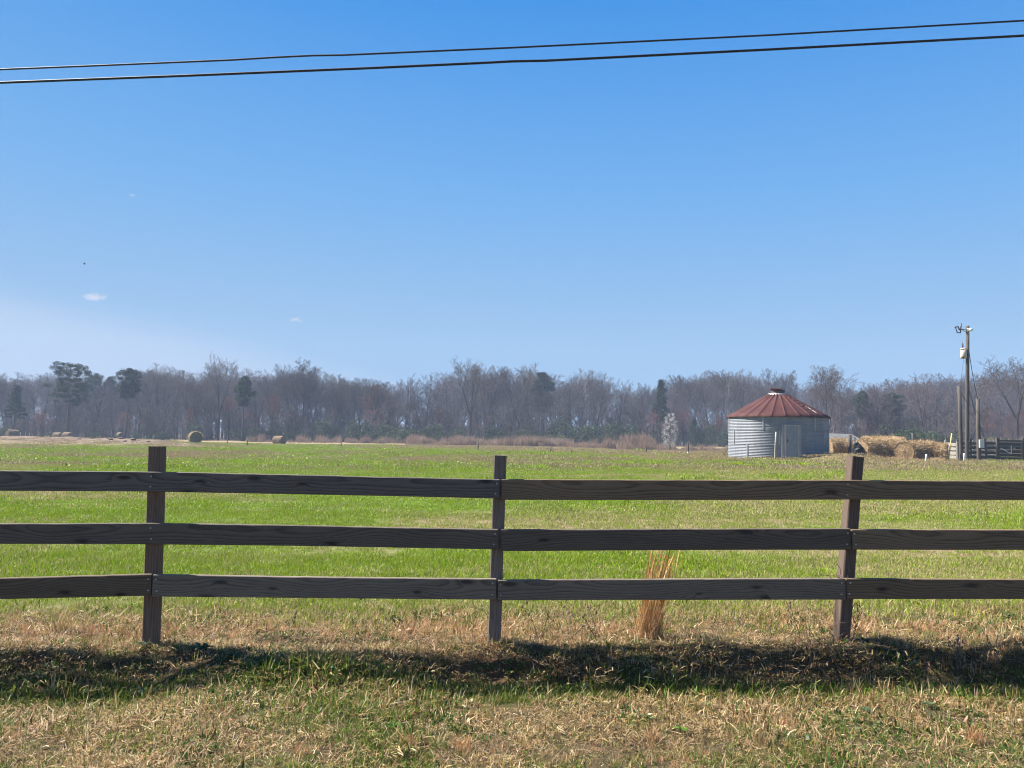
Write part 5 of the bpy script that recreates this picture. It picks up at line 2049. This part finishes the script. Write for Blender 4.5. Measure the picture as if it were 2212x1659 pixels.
# twiggy bushes in the open field
BU = BARE['brush1']
for (u, vt, Y, lab, sx) in ((78, 934, 96, 'pale bare bush left of the paired bales', 0.8), (106, 938, 94, 'second pale bare bush left of the paired bales', 0.7), (394, 940, 140, 'reddish bare bush left of the largest far bale', 1.2),
                            (52, 942, 86, 'thin twiggy bush in the spoil bank at far left', 0.7), (1564, 968, 47.5, 'dry twiggy weed at the left foot of the grain bin', 1.2), (1797, 950, 50, 'brown twiggy bush between grain bin and orange bale', 0.8)):
    plant('bare_bush', BU[0], TN, u, vt, 0, Y, BU[1], lab, 'bush', None, sx * 1.2)

# clods on the spoil bank
g3 = random.Random(3)
CL = []
for i in range(4):
    bm = bmesh.new()
    bmesh.ops.create_icosphere(bm, subdivisions=2, radius=1.0)
    for v in bm.verts:
        v.co *= 0.7 + 0.7 * float(fbm(v.co.x * 1.7 + i * 9, v.co.y * 1.7 + v.co.z * 2.3, 3, 3))
        v.co.z *= 0.65
    me = bpy.data.meshes.new('dirt_clod')
    bm.to_mesh(me)
    bm.free()
    CL.append(me)
M['clod'] = mat_plain('spoil_clods', [(0.3, (0.08, 0.056, 0.044)), (0.7, (0.18, 0.13, 0.10))], 2.5, 0.95, 0, 0.6, 0.05)
cb = MB()
for i in range(70):
    x = g3.uniform(-72, -33)
    y = 74 + (x + 38) * -0.06 + g3.gauss(0, 2.6)
    sz = g3.uniform(0.06, 0.2)
    mt = Matrix.Translation((x, y, gz1(x, y) + 0.25 * sz)) @ Matrix.Rotation(g3.uniform(0, 6.28), 4, 'Z') @ Matrix.Diagonal((sz * 1.3, sz, sz, 1))
    me = CL[i % 4]
    cb.add([mt @ v.co for v in me.vertices], [tuple(p.vertices) for p in me.polygons])
tag(cb.build('dirt_clods', M['clod']), 'reddish dirt clods on the low spoil bank at left', None, None, 'stuff')

# ------------------------------------------------------------------ weeds along the fence
def stems_mesh(name, n, base_r, h, top_r, w, pal, seed, segs=6, wav=0.05, lmin=0.45, taper=0.6):
    g = np.random.default_rng(seed)
    V, Q, T, C, o = [], [], [], [], 0
    for i in range(n):
        a = g.uniform(0, 6.283)
        r = base_r * math.sqrt(g.random())
        L = h * g.uniform(lmin, 1.0)
        a2 = a + g.normal(0, 0.8)
        tr_ = top_r * g.random() ** 0.7
        p0 = np.array([r * math.cos(a), r * math.sin(a), 0.0])
        p1 = np.array([p0[0] * 0.6 + tr_ * math.cos(a2), p0[1] * 0.6 + tr_ * math.sin(a2), L])
        b1 = g.uniform(0, 6.283)
        sd = np.array([-math.sin(b1), math.cos(b1), 0])
        ph = g.uniform(0, 6.28, 2)
        c = pal[g.integers(0, len(pal))] * g.uniform(0.75, 1.25)
        ww = w * g.uniform(0.6, 1.3)
        for s in range(segs + 1):
            t = s / segs
            p = p0 + (p1 - p0) * t + np.array([math.sin(t * 5 + ph[0]) * wav * t, math.sin(t * 4 + ph[1]) * wav * t, 0]) * L
            hw = ww * 0.5 * (1 - taper * t)
            V += [p - sd * hw, p + sd * hw]
            C += [c, c]
        for s in range(segs):
            k = o + 2 * s
            Q.append((k, k + 1, k + 3, k + 2))
        o += 2 * (segs + 1)
    me = raw_mesh(name, np.array(V), [np.array(Q)])
    vcol(me, 'col', np.array(C))
    me.materials.append(M['blade'])
    return me


PAL_BROOM = np.array([(0.50, 0.26, 0.10), (0.42, 0.20, 0.07), (0.58, 0.37, 0.19), (0.28, 0.125, 0.045), (0.54, 0.33, 0.16)])
p = at(1400, 1372, 5.66)
p.z = gz1(p.x, p.y)
br = thing('broomsedge_clump', p, 'tall orange dry grass clump behind the lower rails', 'grass clump')
top_shift = at(1426, 1200, 5.62) - p
me = stems_mesh('stalks', 100, 0.10, 0.60, 0.10, 0.0038, PAL_BROOM, 61, 7, 0.04, 0.5, 0.3)
a = np.zeros(len(me.vertices) * 3, np.float32)
me.vertices.foreach_get('co', a)
a = a.reshape(-1, 3)
a[:, 0] += 0.10 * (a[:, 2] / 0.56) ** 1.3
me.vertices.foreach_set('co', a.ravel())
so = obj('stalks', me, None, br)
so['kind'] = 'stuff'
me = stems_mesh('tall_stalks', 60, 0.08, 0.68, 0.10, 0.0050, PAL_BROOM * 1.1, 62, 7, 0.025, 0.78, 0.15)
a = np.zeros(len(me.vertices) * 3, np.float32)
me.vertices.foreach_get('co', a)
a = a.reshape(-1, 3)
a[:, 0] += 0.11 * (a[:, 2] / 0.6) ** 1.3
me.vertices.foreach_set('co', a.ravel())
obj('tall_stalks', me, None, br)['kind'] = 'stuff'
me = clump_mesh('basal_leaves', [blades(300, 0.12, 0.20, 0.0045, 0.5, 1.2, np.vstack([PAL_STRAW, PAL_RUST]), 63, 4, flat=0.05)], M['blade'])
obj('basal_leaves', me, None, br)['kind'] = 'stuff'
# smaller pale tuft at far left of the fence
p = at(135, 1345, 5.75)
p.z = gz1(p.x, p.y)
t = thing('dry_tuft', p, 'pale dry grass tuft left of the left fence post', 'grass clump')
obj('basal_leaves', clump_mesh('basal_leaves', [blades(120, 0.08, 0.17, 0.004, 0.4, 0.9, PAL_STRAW, 65, 4)], M['blade']), None, t)


def twiggy_weed(u, v, Y, h, label, seed, pal=((0.11, 0.07, 0.05), (0.15, 0.10, 0.07), (0.08, 0.05, 0.04)), n=3, heads=True, spread=0.35):
    """dead weed: thin branching stems with small dry heads"""
    g = random.Random(seed)
    p = at(u, v, Y)
    p.z = gz1(p.x, p.y) - 0.01
    t = thing('dead_weed', p, label, 'weed')
    b, hd = MB(), MB()
    for i in range(n):
        d = Vector((g.gauss(0, spread), g.gauss(0, spread), 1)).normalized()
        q = Vector((g.gauss(0, 0.012), g.gauss(0, 0.012), 0))
        L = h * g.uniform(0.6, 1.0)
        pts = [q]
        for k in range(6):
            d = (d + Vector((g.gauss(0, 0.12), g.gauss(0, 0.12), 0.05))).normalized()
            q = q + d * L / 6
            pts.append(q)
            if k > 1 and g.random() < 0.8:
                e = q + (d + Vector((g.gauss(0, 0.7), g.gauss(0, 0.7), 0.1))).normalized() * L * g.uniform(0.1, 0.25)
                b.tube([q, e], [0.0016, 0.001], 4, False)
                if heads:
                    hd.tube([e - Vector((0, 0, 0.004)), e + Vector((0.002, 0, 0.004)), e + Vector((0, 0, 0.012))], [0.003, 0.006, 0.001], 5)
        b.tube(pts, [0.003 - 0.0003 * k for k in range(7)], 4, False)
        if heads:
            hd.tube([pts[-1], pts[-1] + d * 0.012, pts[-1] + d * 0.025], [0.003, 0.007, 0.001], 5)
    m_ = MW[seed % 2]
    b.build('stems', m_, t)
    if heads:
        hd.build('seed_heads', m_, t)['kind'] = 'stuff'
    return t


MW = [mat_plain('dead_stem', [(0.3, (0.09, 0.055, 0.04)), (0.7, (0.18, 0.115, 0.08))], 30, 0.9, 0, 0), mat_plain('grey_stem', [(0.3, (0.08, 0.07, 0.055)), (0.7, (0.16, 0.13, 0.10))], 30, 0.9, 0, 0)]
twiggy_weed(2066, 1388, 5.35, 0.24, 'brown dead weed stalk right of the right fence post', 1, n=6, spread=0.10)
twiggy_weed(1160, 1378, 5.6, 0.34, 'thin dark-headed weed just right of the middle post', 2, n=3)
twiggy_weed(1230, 1380, 5.62, 0.24, 'small dead weed between middle post and orange clump', 3, n=3)
twiggy_weed(1290, 1372, 5.66, 0.30, 'wispy dead weed left of the orange clump', 4, n=3)
twiggy_weed(1722, 1370, 5.62, 0.32, 'thin single dead stalk left of the right fence post', 5, n=1, spread=0.05)
twiggy_weed(1665, 1355, 5.7, 0.2, 'short dark dead stalk between orange clump and right post', 6, n=1, spread=0.05)
twiggy_weed(640, 1350, 5.9, 0.14, 'small dark weed right of the left fence post', 7, n=3)
twiggy_weed(860, 1345, 5.95, 0.13, 'small dark weed halfway between left and middle posts', 8, n=3)
twiggy_weed(2140, 1400, 5.3, 0.2, 'reddish dead weed near the right edge', 9, n=5, spread=0.5)

# tangle of dead vine at the foot of the right post
g = random.Random(21)
p = at(1790, 1392, 5.44)
p.z = gz1(p.x, p.y)
vine = thing('dead_vine', p, 'tangled dead vine around the foot of the right post', 'vine')
b = MB()
for i in range(46):
    q = Vector((g.gauss(0.0, 0.13), g.gauss(0, 0.07), 0))
    d = Vector((g.gauss(0.1, 0.5), g.gauss(0, 0.4), 1)).normalized()
    pts = [q]
    L = g.uniform(0.10, 0.26)
    for k in range(7):
        d = (d + Vector((g.gauss(0, 0.45), g.gauss(0, 0.4), -0.14))).normalized()
        q = q + d * L / 6
        pts.append(q.copy())
    b.tube(pts, [0.0026 - 0.00025 * k for k in range(8)], 4, False)
for i in range(4):
    q = at(1835 + g.uniform(-8, 14), 1380, 5.45) - p
    pts = []
    for k in range(12):
        pts.append(Vector((q.x + g.gauss(0, 0.012) + 0.004 * k, q.y + g.gauss(0, 0.01), q.z + 0.022 * k)))
    b.tube(pts, 0.003, 4, False)
b.build('stems', MW[0], vine)
obj('dry_leaves', clump_mesh('dry_leaves', [blades(90, 0.20, 0.07, 0.008, 0.8, 1.2, PAL_STRAW * 0.6, 67, 3)], M['blade']), None, vine)['kind'] = 'stuff'
# scrap of vine on the lower rail of the right post
p = at(1820, 1250, 5.47)
vs_ = thing('vine_scrap', p, 'scrap of dead vine caught on the lower rail', 'vine')
b = MB()
for i in range(7):
    q = Vector((g.gauss(0, 0.03), g.gauss(0, 0.008), 0.0))
    pts = [q]
    d = Vector((g.gauss(0, 0.6), 0, 1)).normalized()
    for k in range(6):
        d = (d + Vector((g.gauss(0, 0.6), g.gauss(0, 0.2), -0.12))).normalized()
        q = q + d * g.uniform(0.008, 0.022)
        pts.append(q.copy())
    b.tube(pts, 0.0016, 4, False)
b.build('stems', MW[0], vs_)


def rosette(u, v, size, n, label, seed, up=0.5, col=((0.075, 0.15, 0.02), (0.10, 0.19, 0.025), (0.06, 0.12, 0.02))):
    """broad-leaved weed lying in the grass"""
    g = random.Random(seed)
    lo, hi = 3.2, 6.5
    d = pix_dir(u, v)
    Y = 4.6
    for _ in range(30):
        p = at(u, v, Y)
        if gz1(p.x, p.y) > p.z:
            hi = Y
        else:
            lo = Y
        Y = (lo + hi) / 2
    p = at(u, v, Y)
    t = thing('broadleaf_weed', (p.x, p.y, gz1(p.x, p.y) + 0.02), label, 'weed')
    for i in range(n):
        a = 2 * math.pi * i / n + g.uniform(-0.4, 0.4)
        L = size * g.uniform(0.6, 1.1)
        W = L * g.uniform(0.30, 0.45)
        e = up * g.uniform(0.5, 1.4)
        V, C = [], []
        c = np.array(col[g.randrange(len(col))])
        for s in range(5):
            t_ = s / 4
            w = W * 0.5 * math.sin(math.pi * min(0.97, 0.12 + 0.83 * t_))
            r = L * t_
            z = L * (e * t_ - 0.55 * e * t_ * t_ * 1.4)
            for q, dz in ((-w, 0.25 * w), (0, 0), (w, 0.25 * w)):
                V.append((math.cos(a) * r - math.sin(a) * q, math.sin(a) * r + math.cos(a) * q, z + dz))
                C.append(c * (0.85 + 0.3 * g.random()))
        Q = [(s * 3 + k, s * 3 + k + 1, (s + 1) * 3 + k + 1, (s + 1) * 3 + k) for s in range(4) for k in range(2)]
        me = raw_mesh('leaf', np.array(V), [np.array(Q)], True)
        vcol(me, 'col', np.array(C))
        me.materials.append(M['blade'])
        obj('leaf', me, None, t)
    return t


rosette(848, 1578, 0.055, 11, 'bright green leafy weed low in the centre foreground', 1, 0.9)
rosette(1474, 1586, 0.05, 10, 'bright green leafy weed right of centre at the bottom', 2, 0.9)
rosette(1405, 1560, 0.045, 9, 'darker green leafy weed above the bright one right of centre', 3, 0.8, ((0.05, 0.09, 0.03), (0.04, 0.075, 0.025)))
rosette(1190, 1475, 0.05, 10, 'shaded green weed below the middle post', 4, 1.2, ((0.06, 0.12, 0.02), (0.05, 0.10, 0.02)))
rosette(1125, 1445, 0.045, 9, 'shaded green weed at foot of the bank', 5, 1.2, ((0.06, 0.12, 0.02), (0.05, 0.10, 0.02)))
rosette(435, 1412, 0.085, 10, 'dark spiky-leaved weed right of the left post', 6, 1.1, ((0.035, 0.06, 0.02), (0.045, 0.07, 0.025)))
rosette(500, 1425, 0.06, 9, 'dark leafy weed second right of the left post', 7, 1.1, ((0.035, 0.06, 0.02), (0.045, 0.07, 0.025)))
rosette(310, 1402, 0.06, 8, 'dark leafy weed at foot of the left post', 8, 1.2, ((0.03, 0.05, 0.02), (0.04, 0.06, 0.025)))
rosette(2010, 1530, 0.06, 9, 'grey-green leafy weed at right of the foreground', 9, 0.6, ((0.07, 0.11, 0.05), (0.06, 0.09, 0.04)))
rosette(1870, 1540, 0.045, 8, 'small grey-green weed in the right foreground', 10, 0.6, ((0.07, 0.11, 0.05), (0.06, 0.09, 0.04)))

# straw tufts standing out in the foreground
def tuft(u, v, h, n, pal, label, seed, r=0.05):
    Y, lo, hi = 4.6, 3.2, 6.5
    for _ in range(30):
        p = at(u, v, Y)
        if gz1(p.x, p.y) > p.z:
            hi = Y
        else:
            lo = Y
        Y = (lo + hi) / 2
    p = at(u, v, Y)
    t = thing('grass_tuft', (p.x, p.y, gz1(p.x, p.y)), label, 'grass clump')
    obj('blades', clump_mesh('blades', [blades(n, r, h, 0.0028, 0.5, 0.5, pal, seed, 3, hv=0.25)], M['blade']), None, t)['kind'] = 'stuff'


tuft(2105, 1605, 0.10, 80, PAL_RUST * np.array([0.95, 0.88, 0.78]), 'reddish fan of dry grass in the right foreground', 91)
tuft(2040, 1625, 0.10, 110, PAL_STRAW * 1.05, 'pale fan of dry grass near the bottom right', 92)
tuft(880, 1612, 0.07, 80, PAL_RUST * np.array([0.85, 0.80, 0.72]), 'reddish low tuft at the bottom left of centre', 93)
tuft(1000, 1618, 0.07, 70, PAL_RUST * np.array([0.85, 0.80, 0.72]), 'second reddish low tuft at the bottom left of centre', 94)
tuft(650, 1632, 0.06, 70, PAL_RUST * np.array([0.85, 0.80, 0.72]), 'reddish low tuft at the bottom left', 95)
tuft(1900, 1500, 0.09, 80, PAL_STRAW, 'yellowish tuft below the fence shadow at right', 96)
tuft(1410, 1600, 0.08, 75, PAL_RUST * np.array([0.85, 0.80, 0.72]), 'reddish tuft beside the bright green weed right of centre', 97)
tuft(1650, 1610, 0.07, 100, PAL_STRAW, 'pale tuft at the bottom right of centre', 98)
tuft(1845, 1500, 0.09, 70, PAL_RUST * 0.9, 'brown tuft in the fence shadow below the right post', 99)

# a bird far off in the sky
p = at(182, 569, 60)
b = MB()
b.add([(-0.05, 0, -0.16), (0.05, 0, -0.16), (0.06, 0, 0.1), (-0.06, 0, 0.1), (0, 0.05, 0), (0, -0.05, 0)], [(0, 1, 4), (1, 2, 4), (2, 3, 4), (3, 0, 4), (1, 0, 5), (2, 1, 5), (3, 2, 5), (0, 3, 5)])
bo = b.build('body', M['iron'])
bo.name = 'flying_bird'
tag(bo, 'tiny dark bird high in the left sky', 'bird')
bo.location = p
bo.scale = (0.6, 0.6, 0.6)
for s in (-1, 1):
    w = MB()
    w.add([(0, 0, 0.06), (0, 0, -0.05), (s * 0.12, 0.05, -0.02), (s * 0.10, 0.05, 0.07), (s * 0.2, 0.0, 0.0)], [(0, 1, 2, 3), (3, 2, 4)])
    w.build('wing', M['iron'], bo)

# ------------------------------------------------------------------ the air between here and the wood
hz = MB().box((0, 130, 15.5), (520, 320, 39))
hm = bpy.data.materials.new('thin_haze')
hm.use_nodes = True
hn = hm.node_tree
for n in list(hn.nodes):
    hn.nodes.remove(n)
ho = hn.nodes.new('ShaderNodeOutputMaterial')
pv = hn.nodes.new('ShaderNodeVolumePrincipled')
pv.inputs['Color'].default_value = (0.60, 0.74, 1.0, 1)
pv.inputs['Density'].default_value = 0.00058
pv.inputs['Anisotropy'].default_value = 0.0
hn.links.new(pv.outputs[0], ho.inputs['Volume'])
haze = hz.build('haze', hm)
tag(haze, 'thin bluish haze in front of the far wood', None, None, 'stuff')

# things that share a description are told apart by their order from left to right
NUM = ['', 'second-', 'third-', 'fourth-', 'fifth-', 'sixth-', 'seventh-', 'eighth-']


def order_words(n):
    w = []
    for i in range(n):
        j = n - 1 - i
        if i == j:
            w.append('middle')
        elif i < j:
            w.append('leftmost' if i == 0 else NUM[i] + 'left')
        else:
            w.append('rightmost' if j == 0 else NUM[j] + 'right')
    return w


same = {}
for o in SC.objects:
    if o.parent is None and 'category' in o.keys():
        same.setdefault(o['label'], []).append(o)
for lab, os_ in same.items():
    if 1 < len(os_) < 16:
        os_.sort(key=lambda o: o.location.x / o.location.y)
        for w, o in zip(order_words(len(os_)), os_):
            o['label'] = w + ' ' + lab
